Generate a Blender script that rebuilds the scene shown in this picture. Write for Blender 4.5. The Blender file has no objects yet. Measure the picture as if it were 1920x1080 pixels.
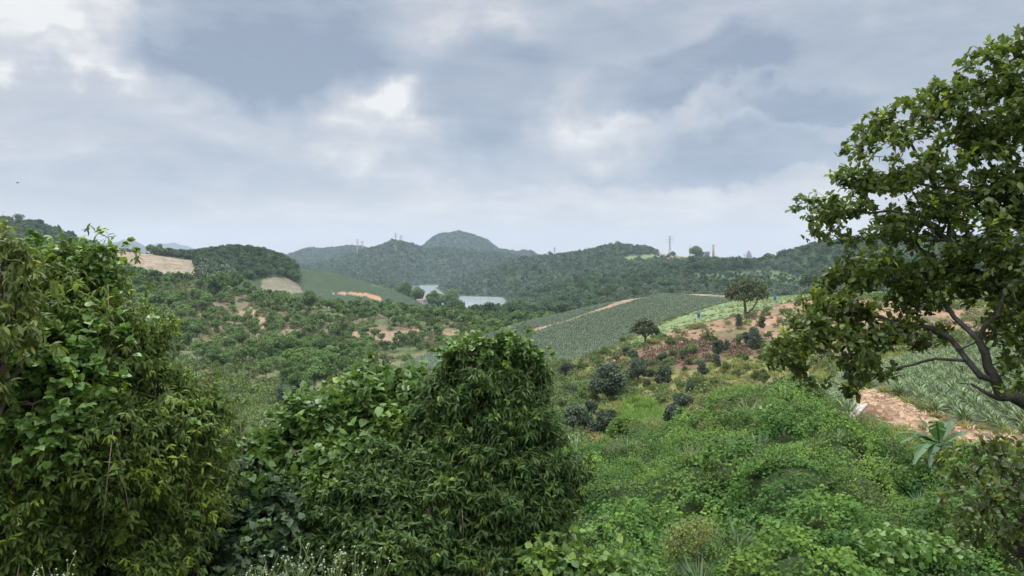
import bpy, math
import numpy as np
from mathutils import Vector

# ------------------------------------------------------------------ camera, sky, sun, exposure
F, CX, HY, CZ = 1400.0, 960.0, 490.0, 56.0      # focal length and horizon in photo pixels, eye height above the lake
LAKE_Z = 2.0
scene = bpy.context.scene
cam_d = bpy.data.cameras.new("camera")
cam_d.sensor_width = 36.0
cam_d.lens = 36.0 * F / 1920.0
cam_d.shift_y = -(540.0 - HY) / 1920.0
cam_d.clip_start = 0.1
cam_d.clip_end = 30000.0
cam = bpy.data.objects.new("camera", cam_d)
scene.collection.objects.link(cam)
cam.location = (0, 0, CZ)
cam.rotation_euler = (math.radians(90), 0, 0)
scene.camera = cam
scene.render.engine = 'CYCLES'
scene.view_settings.view_transform = 'Standard'
scene.view_settings.look = 'None'
scene.view_settings.gamma = 1.0
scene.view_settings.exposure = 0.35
scene.cycles.use_denoising = True
scene.cycles.max_bounces = 6
scene.cycles.diffuse_bounces = 3
scene.cycles.glossy_bounces = 2
scene.cycles.transmission_bounces = 3
scene.cycles.transparent_max_bounces = 6
scene.cycles.volume_bounces = 2
scene.cycles.use_adaptive_sampling = True
scene.cycles.adaptive_threshold = 0.02

SUN_EL, SUN_AZ = math.radians(58), math.radians(-35)     # azimuth measured from +Y towards +X
sun_dir = Vector((math.sin(SUN_AZ) * math.cos(SUN_EL), math.cos(SUN_AZ) * math.cos(SUN_EL), math.sin(SUN_EL)))
sd = bpy.data.lights.new("sun", 'SUN')
sd.energy = 1.5
sd.angle = math.radians(12)
sd.color = (1.0, 0.96, 0.88)
sun = bpy.data.objects.new("sun", sd)
scene.collection.objects.link(sun)
sun.rotation_euler = sun_dir.to_track_quat('Z', 'Y').to_euler()
sun.location = (0, 0, 200)


class NT:
    """tiny helper round a node tree"""
    def __init__(self, nt):
        self.nt = nt
        nt.nodes.clear()

    def n(self, t, **kw):
        nd = self.nt.nodes.new(t)
        ins = kw.pop('i', {})
        for k, v in kw.items():
            setattr(nd, k, v)
        for k, v in ins.items():
            s = nd.inputs[k]
            if hasattr(v, 'is_linked') or isinstance(v, bpy.types.NodeSocket):
                self.nt.links.new(v, s)
            else:
                s.default_value = v
        return nd

    def m(self, op, a, b=0.0, c=0.0, clamp=False):
        nd = self.nt.nodes.new('ShaderNodeMath')
        nd.operation = op
        nd.use_clamp = clamp
        for s, v in zip(nd.inputs, (a, b, c)):
            if isinstance(v, bpy.types.NodeSocket):
                self.nt.links.new(v, s)
            else:
                s.default_value = v
        return nd.outputs[0]

    def vm(self, op, a, b=(0, 0, 0)):
        nd = self.nt.nodes.new('ShaderNodeVectorMath')
        nd.operation = op
        for s, v in zip(nd.inputs, (a, b)):
            if isinstance(v, bpy.types.NodeSocket):
                self.nt.links.new(v, s)
            else:
                s.default_value = v
        return nd.outputs[0]

    def mix(self, f, a, b, mode='MIX'):
        nd = self.nt.nodes.new('ShaderNodeMix')
        nd.data_type = 'RGBA'
        nd.blend_type = mode
        for s, v in ((nd.inputs[0], f), (nd.inputs[6], a), (nd.inputs[7], b)):
            if isinstance(v, bpy.types.NodeSocket):
                self.nt.links.new(v, s)
            else:
                s.default_value = v if not isinstance(v, tuple) else tuple(v) + ((1,) if len(v) == 3 else ())
        return nd.outputs[2]

    def ramp(self, f, stops):
        nd = self.nt.nodes.new('ShaderNodeValToRGB')
        self.nt.links.new(f, nd.inputs[0])
        e = nd.color_ramp.elements
        while len(e) < len(stops):
            e.new(0.5)
        for k, (p, c) in enumerate(stops):
            e[k].position = p
            e[k].color = tuple(c) + (1,)
        return nd.outputs[0]

    def noise(self, vec, scale, detail=4, rough=0.55, lac=2.0, dist=0.0):
        nd = self.n('ShaderNodeTexNoise', i={'Vector': vec, 'Scale': scale, 'Detail': detail, 'Roughness': rough, 'Distortion': dist})
        return nd.outputs[0]


def build_world():
    w = bpy.data.worlds.new("World")
    scene.world = w
    w.use_nodes = True
    T = NT(w.node_tree)
    tc = T.n('ShaderNodeTexCoord').outputs['Generated']
    sep = T.n('ShaderNodeSeparateXYZ', i={0: tc})
    X, Y, Z = sep.outputs
    az = T.m('ARCTAN2', X, Y)
    el = T.m('ARCSINE', Z)
    P = T.n('ShaderNodeCombineXYZ', i={0: az, 1: el, 2: 0.0}).outputs[0]
    # noise displaces the lookup so that cloud edges are ragged
    PW = P
    for sc_, de_, am_ in ((4.5, 3.0, 0.20), (16.0, 7.0, 0.07)):
        wn = T.n('ShaderNodeTexNoise', i={'Vector': P, 'Scale': sc_, 'Detail': de_, 'Roughness': 0.62}).outputs[1]
        wv = T.vm('SCALE', T.vm('SUBTRACT', wn, (0.5, 0.5, 0.5)))
        wv.node.inputs['Scale'].default_value = am_
        PW = T.vm('ADD', PW, wv)
    s2 = T.n('ShaderNodeSeparateXYZ', i={0: PW})
    A, E = s2.outputs[0], s2.outputs[1]

    def blob(u, py, ru, rp, amp, hard=0.9, tilt=0.0, base=None):
        a0 = math.atan((u - CX) / F)
        e0 = math.atan((HY - py) / F * math.cos(a0))
        ra, re = ru / F, rp / F
        da = T.m('SUBTRACT', A, a0)
        de = T.m('SUBTRACT', E, e0)
        c, s = math.cos(tilt), math.sin(tilt)
        x = T.m('MULTIPLY', T.m('ADD', T.m('MULTIPLY', da, c), T.m('MULTIPLY', de, s)), 1 / ra)
        y = T.m('MULTIPLY', T.m('SUBTRACT', T.m('MULTIPLY', de, c), T.m('MULTIPLY', da, s)), 1 / re)
        if base:        # a flat, sharper cloud base: distances grow faster below the centre
            yneg = T.m('MINIMUM', y, 0.0)
            y = T.m('ADD', y, T.m('MULTIPLY', yneg, base))
        d2 = T.m('ADD', T.m('MULTIPLY', x, x), T.m('MULTIPLY', y, y))
        d = T.m('SQRT', d2)
        nd = T.n('ShaderNodeMapRange', interpolation_type='SMOOTHSTEP', clamp=True,
                 i={'Value': d, 'From Min': 1.0 - hard, 'From Max': 1.0 + hard * 0.5, 'To Min': amp, 'To Max': 0.0})
        return nd.outputs[0]

    # fine cloud texture: stretched along the horizon as it nears it
    sv = T.n('ShaderNodeCombineXYZ', i={0: az, 1: T.m('MULTIPLY', el, 3.4), 2: 0.3}).outputs[0]
    n1 = T.noise(sv, 3.2, 8, 0.58, dist=0.3)
    n2 = T.noise(sv, 11.0, 6, 0.6, dist=0.4)
    sv2 = T.n('ShaderNodeCombineXYZ', i={0: az, 1: T.m('MULTIPLY', el, 9.0), 2: 2.3}).outputs[0]
    n3 = T.noise(sv2, 5.0, 6, 0.55)
    base = T.m('ADD', 0.33, T.m('MULTIPLY', T.m('SUBTRACT', n1, 0.5), 1.0))
    base = T.m('ADD', base, T.m('MULTIPLY', T.m('SUBTRACT', n2, 0.5), 0.55))
    low = T.n('ShaderNodeMapRange', clamp=True, i={'Value': el, 'From Min': 0.0, 'From Max': 0.17, 'To Min': 0.22, 'To Max': 0.04}).outputs[0]
    base = T.m('ADD', base, T.m('MULTIPLY', T.m('SUBTRACT', n3, 0.5), low))
    D = base
    for b in CLOUDS:
        D = T.m('ADD', D, blob(*b[:5], **(b[5] if len(b) > 5 else {})))
    # clouds seen far above the frame
    D = T.m('MAXIMUM', T.m('MINIMUM', D, 1.0), 0.0)
    col = T.ramp(D, SKY_RAMP)
    # warm, hazier air low over the horizon
    hz = T.n('ShaderNodeMapRange', clamp=True, interpolation_type='SMOOTHSTEP',
             i={'Value': T.m('ABSOLUTE', el), 'From Min': 0.0, 'From Max': 0.11, 'To Min': 0.7, 'To Max': 0.0}).outputs[0]
    col = T.mix(hz, col, (0.74, 0.66, 0.60))
    # extra brightness added above the frame, beyond a real overcast, to light the land
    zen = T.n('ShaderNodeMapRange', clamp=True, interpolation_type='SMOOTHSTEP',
              i={'Value': el, 'From Min': 0.34, 'From Max': 1.0, 'To Min': 1.0, 'To Max': ZENITH_BOOST}).outputs[0]
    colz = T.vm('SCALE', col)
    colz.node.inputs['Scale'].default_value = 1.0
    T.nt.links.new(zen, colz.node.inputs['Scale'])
    sky = T.n('ShaderNodeTexSky')
    sky.sky_type = 'NISHITA'
    sky.sun_disc = False
    sky.sun_elevation = SUN_EL
    sky.sun_rotation = SUN_AZ
    bg1 = T.n('ShaderNodeBackground', i={'Color': sky.outputs[0], 'Strength': 0.1})
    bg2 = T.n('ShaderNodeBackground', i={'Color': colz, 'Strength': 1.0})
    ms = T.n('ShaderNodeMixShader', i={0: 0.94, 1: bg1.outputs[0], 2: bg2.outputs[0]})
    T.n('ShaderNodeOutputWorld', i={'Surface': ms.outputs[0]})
    w.cycles.sampling_method = 'MANUAL'
    w.cycles.sample_map_resolution = 512


ZENITH_BOOST = 5.6
SKY_RAMP = [(0.0, (0.72, 0.715, 0.70)), (0.14, (0.58, 0.58, 0.585)), (0.34, (0.445, 0.46, 0.50)), (0.62, (0.33, 0.375, 0.44)), (1.0, (0.225, 0.27, 0.35))]
CLOUDS = [  # photo column, row, half width, half height, how much darker (+) or brighter (-)
    (480, 80, 290, 150, 0.52, dict(hard=0.4, base=0.5)),
    (560, 150, 230, 85, 0.22, dict(hard=0.6)),
    (110, 25, 180, 60, -0.42, dict(hard=0.5)),
    (60, 100, 170, 40, -0.18, dict(hard=0.7)),
    (225, 60, 40, 90, -0.2, dict(hard=0.6)),
    (742, 205, 62, 36, -0.46, dict(hard=0.7, tilt=0.5)),
    (700, 262, 100, 50, -0.26, dict(hard=0.8)),
    (930, 170, 150, 120, 0.46, dict(hard=0.5)),
    (1110, 60, 190, 90, 0.30, dict(hard=0.8)),
    (860, 30, 90, 60, -0.12, dict(hard=0.9)),
    (960, 20, 60, 70, -0.2, dict(hard=0.9)),
    (1290, 165, 190, 75, 0.46, dict(hard=0.4, tilt=0.25, base=0.9)),
    (1500, 210, 150, 45, 0.40, dict(hard=0.4, base=0.9)),
    (1430, 305, 230, 60, 0.34, dict(hard=0.35, base=1.0)),
    (1650, 120, 400, 160, 0.34, dict(hard=0.8)),
    (1130, 310, 70, 14, 0.16, dict(hard=0.9)),
    (1100, 245, 150, 40, -0.26, dict(hard=0.9)),
    (1350, 200, 60, 30, -0.2, dict(hard=0.9, tilt=0.4)),
    (1130, 370, 280, 40, -0.2, dict(hard=0.9)),
    (480, 300, 260, 30, 0.14, dict(hard=0.9)),
    (120, 220, 260, 60, 0.12, dict(hard=0.9)),
    (130, 135, 200, 18, -0.15, dict(hard=0.9)),
    (300, 380, 400, 60, 0.08, dict(hard=0.9)),
]
build_world()

# ------------------------------------------------------------------ noise in numpy
def _hash(ix, iy, seed):
    h = (ix.astype(np.int64) * 374761393 + iy.astype(np.int64) * 668265263 + seed * 974711) & 0xFFFFFFFF
    h = ((h ^ (h >> 13)) * 1274126177) & 0xFFFFFFFF
    h = h ^ (h >> 16)
    return (h & 0xFFFFFF) / float(0xFFFFFF)


def vnoise(x, y, seed=0):
    ix, iy = np.floor(x), np.floor(y)
    fx, fy = x - ix, y - iy
    fx = fx * fx * (3 - 2 * fx)
    fy = fy * fy * (3 - 2 * fy)
    a, b = _hash(ix, iy, seed), _hash(ix + 1, iy, seed)
    c, d = _hash(ix, iy + 1, seed), _hash(ix + 1, iy + 1, seed)
    return (a + (b - a) * fx) * (1 - fy) + (c + (d - c) * fx) * fy


def fbm(x, y, oct=4, seed=0, gain=0.5):
    s, a, t = 0.0, 1.0, 0.0
    for k in range(oct):
        s = s + a * vnoise(x * 2 ** k + 17.3 * k, y * 2 ** k - 9.1 * k, seed + k)
        t += a
        a *= gain
    return s / t


# ------------------------------------------------------------------ the lie of the land
# each ring crosses the view from left to right: (photo column, distance in metres, photo row where that ground is seen or would be seen)
RINGS = [
    [(-900, 3, -1.75), (2900, 3, -1.75)],
    [(-900, 6, -3.3), (900, 6, -3.3), (1100, 6, -3.3), (2900, 6, -2.9)],
    [(-900, 16, -7.6), (0, 16, -7.6), (900, 16, -8.0), (1050, 16, -7.6), (1150, 16, -7.3), (1500, 15, -6.6), (1900, 13, -5.9), (2900, 13, -4.6)],
    [(-900, 40, 880), (0, 40, 900), (480, 45, 850), (900, 45, 870), (1080, 42, 850), (1250, 40, 800), (1400, 39, 757), (1480, 38, 724), (1540, 37, 745), (1600, 33, 800), (1700, 29, 850), (1850, 25, 880), (1920, 24, 885), (2900, 24, 885)],
    [(-900, 52, 850), (480, 54, 820), (1080, 50, 850), (1250, 48, 808), (1400, 47, 768), (1480, 46, 742), (1540, 44, 742), (1600, 40, 765), (1650, 39, 760), (1700, 37, 772), (1800, 35, 795), (1920, 32, 815), (2900, 30, 800)],
    [(-900, 70, 790), (0, 70, 800), (480, 70, 790), (600, 75, 790), (900, 80, 810), (1080, 64, 815), (1200, 62, 806), (1300, 62, 782), (1450, 62, 752), (1560, 58, 716), (1650, 60, 697), (1750, 62, 680), (1920, 66, 655), (2900, 66, 640)],
    [(-900, 110, 740), (0, 110, 740), (400, 120, 742), (560, 120, 752), (800, 130, 730), (900, 125, 730), (1000, 110, 742), (1100, 95, 742), (1200, 92, 725), (1350, 90, 700), (1450, 90, 680), (1550, 88, 665), (1700, 85, 652), (1920, 90, 640), (2900, 90, 620)],
    [(-900, 150, 700), (0, 150, 710), (380, 160, 708), (600, 170, 708), (740, 180, 694), (830, 180, 690), (900, 175, 695), (1000, 165, 690), (1100, 150, 680), (1200, 140, 650), (1300, 140, 632), (1400, 140, 616), (1500, 140, 606), (1700, 130, 608), (1920, 130, 600), (2900, 130, 580)],
    [(-900, 200, 650), (0, 200, 660), (380, 200, 672), (560, 220, 668), (700, 220, 676), (800, 215, 676), (915, 215, 678), (1040, 205, 672), (1130, 205, 648), (1230, 200, 612), (1330, 200, 590), (1420, 200, 572), (1560, 200, 558), (1700, 190, 560), (1920, 190, 550), (2900, 190, 540)],
    [(-900, 260, 580), (0, 260, 590), (300, 260, 600), (450, 260, 632), (600, 262, 655), (740, 256, 672), (790, 255, 668), (830, 255, 655), (900, 265, 633), (980, 280, 606), (1040, 290, 592), (1100, 300, 577), (1160, 310, 564), (1230, 320, 553), (1330, 320, 552), (1450, 310, 557), (1560, 300, 552), (1700, 300, 545), (1920, 300, 530), (2900, 300, 520)],
    [(-900, 310, 540), (300, 320, 560), (450, 320, 585), (600, 320, 606), (740, 310, 620), (860, 310, 632), (960, 325, 625), (1100, 345, 612), (1230, 360, 595), (1330, 360, 590), (1450, 350, 592), (1560, 340, 580), (1920, 340, 540), (2900, 340, 520)],
    [(-900, 380, 520), (0, 370, 535), (260, 370, 520), (330, 370, 532), (450, 370, 552), (540, 370, 568), (640, 360, 578), (750, 350, 590), (860, 345, 603), (960, 350, 610), (1100, 400, 600), (1230, 420, 590), (1450, 420, 580), (1700, 400, 560), (1920, 400, 530), (2900, 400, 520)],
    [(-900, 500, 480), (0, 500, 480), (200, 460, 512), (300, 460, 516), (370, 460, 520), (430, 500, 530), (490, 500, 547), (600, 510, 568), (700, 510, 580), (800, 520, 600), (900, 540, 606), (960, 560, 606), (1020, 560, 590), (1100, 520, 574), (1230, 520, 562), (1450, 520, 562), (1560, 520, 548), (1700, 520, 520), (1920, 520, 500), (2900, 520, 500)],
    [(-900, 640, 450), (100, 640, 470), (210, 620, 468), (290, 620, 478), (365, 620, 489), (400, 635, 478), (430, 640, 474), (480, 650, 475), (520, 650, 485), (535, 650, 494), (548, 650, 503), (620, 650, 510), (700, 650, 534), (760, 650, 552), (820, 660, 588), (900, 660, 604), (960, 650, 600), (1000, 650, 590), (1100, 650, 562), (1230, 680, 545), (1350, 680, 540), (1450, 680, 545), (1560, 650, 525), (1700, 650, 500), (2900, 650, 480)],
    [(-900, 760, 430), (0, 760, 445), (100, 760, 455), (210, 760, 476), (300, 760, 486), (380, 760, 478), (470, 760, 480), (520, 760, 495), (560, 760, 525), (700, 740, 556), (760, 740, 566), (820, 780, 584), (900, 790, 588), (960, 780, 585), (1030, 780, 565), (1100, 800, 545), (1230, 800, 526), (1340, 800, 512), (1450, 800, 522), (1560, 760, 510), (1700, 760, 480), (2900, 760, 460)],
    [(-900, 900, 410), (-20, 900, 418), (30, 900, 422), (60, 900, 427), (100, 900, 437), (125, 900, 450), (200, 900, 475), (300, 900, 500), (400, 880, 520), (545, 870, 530), (700, 860, 552), (720, 870, 556), (775, 880, 572), (800, 880, 584), (940, 880, 584), (960, 880, 572), (1010, 880, 552), (1100, 900, 530), (1230, 930, 506), (1340, 930, 492), (1420, 900, 497), (1480, 880, 482), (1540, 850, 465), (1580, 850, 460), (1700, 850, 455), (2900, 850, 440)],
    [(-900, 1090, 440), (100, 1090, 470), (300, 1090, 520), (545, 1090, 530), (700, 1090, 545), (745, 1105, 552), (775, 1105, 563), (950, 1105, 563), (985, 1110, 540), (1060, 1110, 520), (1150, 1110, 505), (1230, 1110, 497), (1300, 1110, 492), (1340, 1110, 500), (1420, 1110, 498), (1480, 1080, 482), (1560, 1080, 465), (2900, 1080, 450)],
    [(-900, 1250, 480), (300, 1250, 520), (545, 1250, 530), (700, 1250, 542), (740, 1250, 546), (768, 1250, 556), (836, 1250, 556), (850, 1250, 543), (900, 1250, 529), (960, 1250, 513), (1060, 1250, 500), (1150, 1250, 484), (1230, 1280, 486), (1255, 1330, 477), (1290, 1330, 478), (1335, 1250, 498), (1420, 1250, 498), (1480, 1250, 490), (2900, 1250, 470)],
    [(-900, 1480, 490), (545, 1480, 525), (700, 1480, 535), (750, 1480, 540), (775, 1500, 544), (826, 1500, 544), (842, 1480, 535), (900, 1480, 514), (960, 1480, 497), (1000, 1480, 486), (1060, 1480, 481), (1100, 1470, 477), (1130, 1450, 468), (1160, 1440, 464), (1205, 1440, 464), (1224, 1440, 474), (1245, 1440, 480), (1290, 1440, 480), (1335, 1440, 492), (1420, 1440, 492), (2900, 1440, 485)],
    [(-900, 1720, 500), (545, 1720, 520), (700, 1720, 520), (770, 1720, 532), (800, 1700, 536), (850, 1700, 536), (900, 1750, 530), (1000, 1750, 510), (1200, 1750, 500), (1350, 1750, 500), (2900, 1750, 500)],
    [(-900, 2250, 510), (480, 2250, 520), (560, 2250, 507), (640, 2250, 490), (700, 2250, 472), (735, 2250, 457), (760, 2250, 457), (800, 2250, 469), (860, 2250, 472), (920, 2250, 480), (1000, 2250, 492), (1100, 2250, 500), (2900, 2250, 500)],
    [(-900, 2700, 505), (500, 2700, 505), (700, 2700, 490), (1000, 2700, 500), (2900, 2700, 505)],
    [(-900, 3300, 500), (440, 3300, 500), (500, 3300, 494), (535, 3300, 484), (560, 3300, 475), (585, 3300, 468), (610, 3300, 470), (640, 3300, 467), (660, 3300, 463), (690, 3300, 471), (760, 3300, 474), (790, 3300, 468), (798, 3300, 459), (806, 3300, 450), (818, 3300, 441), (832, 3300, 436), (860, 3300, 435), (880, 3300, 439), (900, 3300, 447), (920, 3300, 456), (930, 3300, 468), (960, 3300, 472), (990, 3300, 474), (1010, 3300, 482), (1100, 3300, 492), (1200, 3300, 495), (2900, 3300, 495)],
    [(-900, 4300, 500), (2900, 4300, 500)],
    [(-900, 9500, 493), (2900, 9500, 493)],
]
UG = np.arange(-900, 2901, 5.0)
NRING = len(RINGS)


def _table():
    ys, zs = [], []
    for k, ring in enumerate(RINGS):
        a = np.array(ring, float)
        Yk = np.interp(UG, a[:, 0], a[:, 1])
        if k < 3:
            Zk = np.interp(UG, a[:, 0], a[:, 2])
        else:
            Zk = -(np.interp(UG, a[:, 0], a[:, 2]) - HY) / F * Yk
        sg = 5 if k < 20 else 1.2
        if 9 <= k <= 15:
            sg = 3
        r = np.arange(-20, 21)
        g = np.exp(-0.5 * (r / sg) ** 2)
        g /= g.sum()
        Yk = np.convolve(np.pad(Yk, 20, 'edge'), g, 'valid')
        Zk = np.convolve(np.pad(Zk, 20, 'edge'), g, 'valid')
        ys.append(Yk)
        zs.append(Zk)
    ys, zs = np.array(ys), np.array(zs)
    LY = np.linspace(math.log(3.0), math.log(9500.0), 1100)
    out = np.zeros((len(LY), len(UG)))
    YY = np.exp(LY)
    for c in range(len(UG)):
        X, Zc = ys[:, c], zs[:, c]
        h = np.diff(X)
        d = np.diff(Zc) / h
        m = np.zeros(len(X))
        w1, w2 = 2 * h[1:] + h[:-1], h[1:] + 2 * h[:-1]
        same = d[:-1] * d[1:] > 0
        with np.errstate(divide='ignore', invalid='ignore'):
            m[1:-1] = np.where(same, (w1 + w2) / (w1 / d[:-1] + w2 / d[1:]), 0)
        m[0], m[-1] = d[0], d[-1]
        i = np.clip(np.searchsorted(X, YY) - 1, 0, len(X) - 2)
        t = np.clip((YY - X[i]) / h[i], 0, 1)
        out[:, c] = ((2 * t ** 3 - 3 * t ** 2 + 1) * Zc[i] + (t ** 3 - 2 * t ** 2 + t) * h[i] * m[i]
                     + (-2 * t ** 3 + 3 * t ** 2) * Zc[i + 1] + (t ** 3 - t ** 2) * h[i] * m[i + 1])
    return LY, out


LYG, HT = _table()


def in_poly(u, v, poly):
    """even-odd test, vectorised"""
    res = np.zeros(np.shape(u), bool)
    n = len(poly)
    for i in range(n):
        x1, y1 = poly[i]
        x2, y2 = poly[(i + 1) % n]
        if y1 == y2:
            continue
        c = ((y1 > v) != (y2 > v)) & (u < (x2 - x1) * (v - y1) / (y2 - y1) + x1)
        res ^= c
    return res


def vine_edge(u):
    return np.interp(u, [900, 1080, 1250, 1400, 1480, 1540, 1600, 1700, 1850, 1920, 2900], [43, 42, 40, 40, 39, 37, 33, 30, 26, 25, 25])


def py0(u):
    return np.interp(u, [1580, 1620, 1680, 1750, 1850, 1950], [765, 760, 775, 805, 832, 838])


def base_h(x, y):
    """smooth land height relative to the eye, from the rings"""
    yy = np.maximum(y, 3.0)
    u = np.clip(CX + F * x / yy, -895, 2895)
    fu = (u + 900) / 5.0
    fl = (np.log(yy) - LYG[0]) / (LYG[1] - LYG[0])
    fl = np.clip(fl, 0, len(LYG) - 1.001)
    iu, il = fu.astype(int), fl.astype(int)
    iu = np.minimum(iu, len(UG) - 2)
    a, b = fu - iu, fl - il
    return (HT[il, iu] * (1 - a) + HT[il, iu + 1] * a) * (1 - b) + (HT[il + 1, iu] * (1 - a) + HT[il + 1, iu + 1] * a) * b


def land(x, y):
    """world height of the ground"""
    x, y = np.asarray(x, float), np.asarray(y, float)
    z = base_h(x, y)
    Y = np.maximum(y, 3.0)
    u = CX + F * x / Y
    near = np.clip((Y - 20) / 60, 0, 1)
    z = z + (fbm(x / 14, y / 14, 4, 3) - 0.5) * 1.1 * near * np.clip(1 - (Y - 600) / 600, 0.2, 1)
    far = np.clip((Y - 380) / 500, 0, 1)
    z = z + (fbm(x / 90, y / 90, 4, 11) - 0.5) * 9.0 * far * np.clip((z + 60) / 25, 0, 1)
    rid = 1 - np.abs(2 * fbm(x / 170 + 3, y / 330, 3, 21) - 1)
    z = z + (rid - 0.75) * 26.0 * np.clip((Y - 1150) / 900, 0, 1) * np.clip((z + 56) / 25, 0, 1)
    # tangle of vines heaped over the near slope
    vz = np.clip((vine_edge(u) - Y) / 4, 0, 1) * np.clip((Y - 9) / 6, 0, 1) * np.clip((u - 980) / 80, 0, 1)
    bump = fbm(x / 3.1, y / 3.1, 3, 31)
    z = z + vz * ((bump - 0.82) * 2.6)
    # eroded bank of straw and clay beside the near pineapple field
    bz = np.exp(-((u - 1650) / 60) ** 2) * np.exp(-((Y - 37.5) / 2.5) ** 2)
    z = z + bz * 0.5 * fbm(x / 1.2, y / 1.2, 3, 41)
    bank = np.clip(1 - np.abs(py0(u) + 0 - (HY - F * z / Y)) / 32, 0, 1) * (u > 1580) * (u < 2000) * (Y > 22) * (Y < 48)
    z = z + bank * (fbm(x / 0.8, y / 0.8, 4, 42) - 0.45) * 1.2
    return z + CZ


def photo(x, y, z):
    Y = np.maximum(y, 0.5)
    return CX + F * x / Y, HY - F * (z - CZ) / Y


def at(u, py, Y):
    return np.array([(u - CX) / F * Y, Y, CZ - (py - HY) / F * Y])


def on_land(u, Y):
    x = (u - CX) / F * Y
    return np.array([x, Y, float(land(np.array([x]), np.array([Y]))[0])])


def hit(u, py, ymin=10.0, ymax=6000.0):
    """where the line of sight through a photo point first meets the land"""
    Ys = np.exp(np.linspace(math.log(ymin), math.log(ymax), 2500))
    x = (u - CX) / F * Ys
    z = land(x, Ys)
    ray = CZ - (py - HY) / F * Ys
    k = np.nonzero(z >= ray)[0]
    if len(k) == 0:
        return None
    return np.array([x[k[0]], Ys[k[0]], z[k[0]]])


# skyline table for leaving out what nothing in or near the view can show
_vu = np.arange(-300, 2281, 6.0)
_vy = np.exp(np.linspace(math.log(8), math.log(5000), 900))
_X = (_vu[None, :] - CX) / F * _vy[:, None]
_Z = land(_X, np.repeat(_vy[:, None], len(_vu), 1)) - CZ
_tan = _Z / _vy[:, None]
_run = np.maximum.accumulate(_tan, 0)


def seen(x, y, ztop, margin=3.0):
    u = CX + F * x / y
    iu = np.clip(((u + 300) / 6).astype(int), 0, len(_vu) - 1)
    iy = np.clip(np.searchsorted(_vy, y * 0.985) - 1, 0, len(_vy) - 1)
    return ((ztop + margin - CZ) / y > _run[iy, iu]) & (u > -60) & (u < 2260)


# ------------------------------------------------------------------ mesh and object helpers
def tag(o, label=None, cat=None, group=None, kind=None):
    if label:
        o['label'] = label
    if cat:
        o['category'] = cat
    if group:
        o['group'] = group
    if kind:
        o['kind'] = kind
    return o


def mesh_np(name, V, T, mat, attrs=None, smooth=False, Q=None):
    """mesh from vertex array and triangle array (and quads)"""
    me = bpy.data.meshes.new(name)
    V = np.ascontiguousarray(V, np.float32)
    T = np.ascontiguousarray(T, np.int32).reshape(-1, 3)
    nt = len(T)
    nq = 0 if Q is None else len(Q)
    me.vertices.add(len(V))
    me.vertices.foreach_set('co', V.ravel())
    me.loops.add(nt * 3 + nq * 4)
    loops = T.ravel() if nq == 0 else np.concatenate([T.ravel(), np.ascontiguousarray(Q, np.int32).ravel()])
    me.loops.foreach_set('vertex_index', loops)
    me.polygons.add(nt + nq)
    st = np.concatenate([np.arange(nt) * 3, nt * 3 + np.arange(nq) * 4]).astype(np.int32)
    me.polygons.foreach_set('loop_start', st)
    if smooth:
        me.polygons.foreach_set('use_smooth', np.ones(nt + nq, bool))
    me.update(calc_edges=True)
    for k, v in (attrs or {}).items():
        if np.ndim(v) == 2:
            a = me.color_attributes.new(k, 'FLOAT_COLOR', 'POINT')
            c = np.ones((len(V), 4), np.float32)
            c[:, :3] = v
            a.data.foreach_set('color', c.ravel())
        else:
            a = me.attributes.new(k, 'FLOAT', 'POINT')
            a.data.foreach_set('value', np.ascontiguousarray(v, np.float32))
    if mat:
        me.materials.append(mat)
    return me


def link(name, me, parent=None):
    o = bpy.data.objects.new(name, me)
    scene.collection.objects.link(o)
    if parent is not None:
        o.parent = parent
    return o


def thing(name, label, cat, loc, rz=0.0, group=None, scale=1.0):
    o = bpy.data.objects.new(name, None)
    scene.collection.objects.link(o)
    o.location = tuple(float(a) for a in loc)
    o.rotation_euler = (0, 0, rz)
    o.scale = (scale,) * 3 if np.isscalar(scale) else scale
    o.empty_display_size = 0.3
    return tag(o, label, cat, group)


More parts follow.
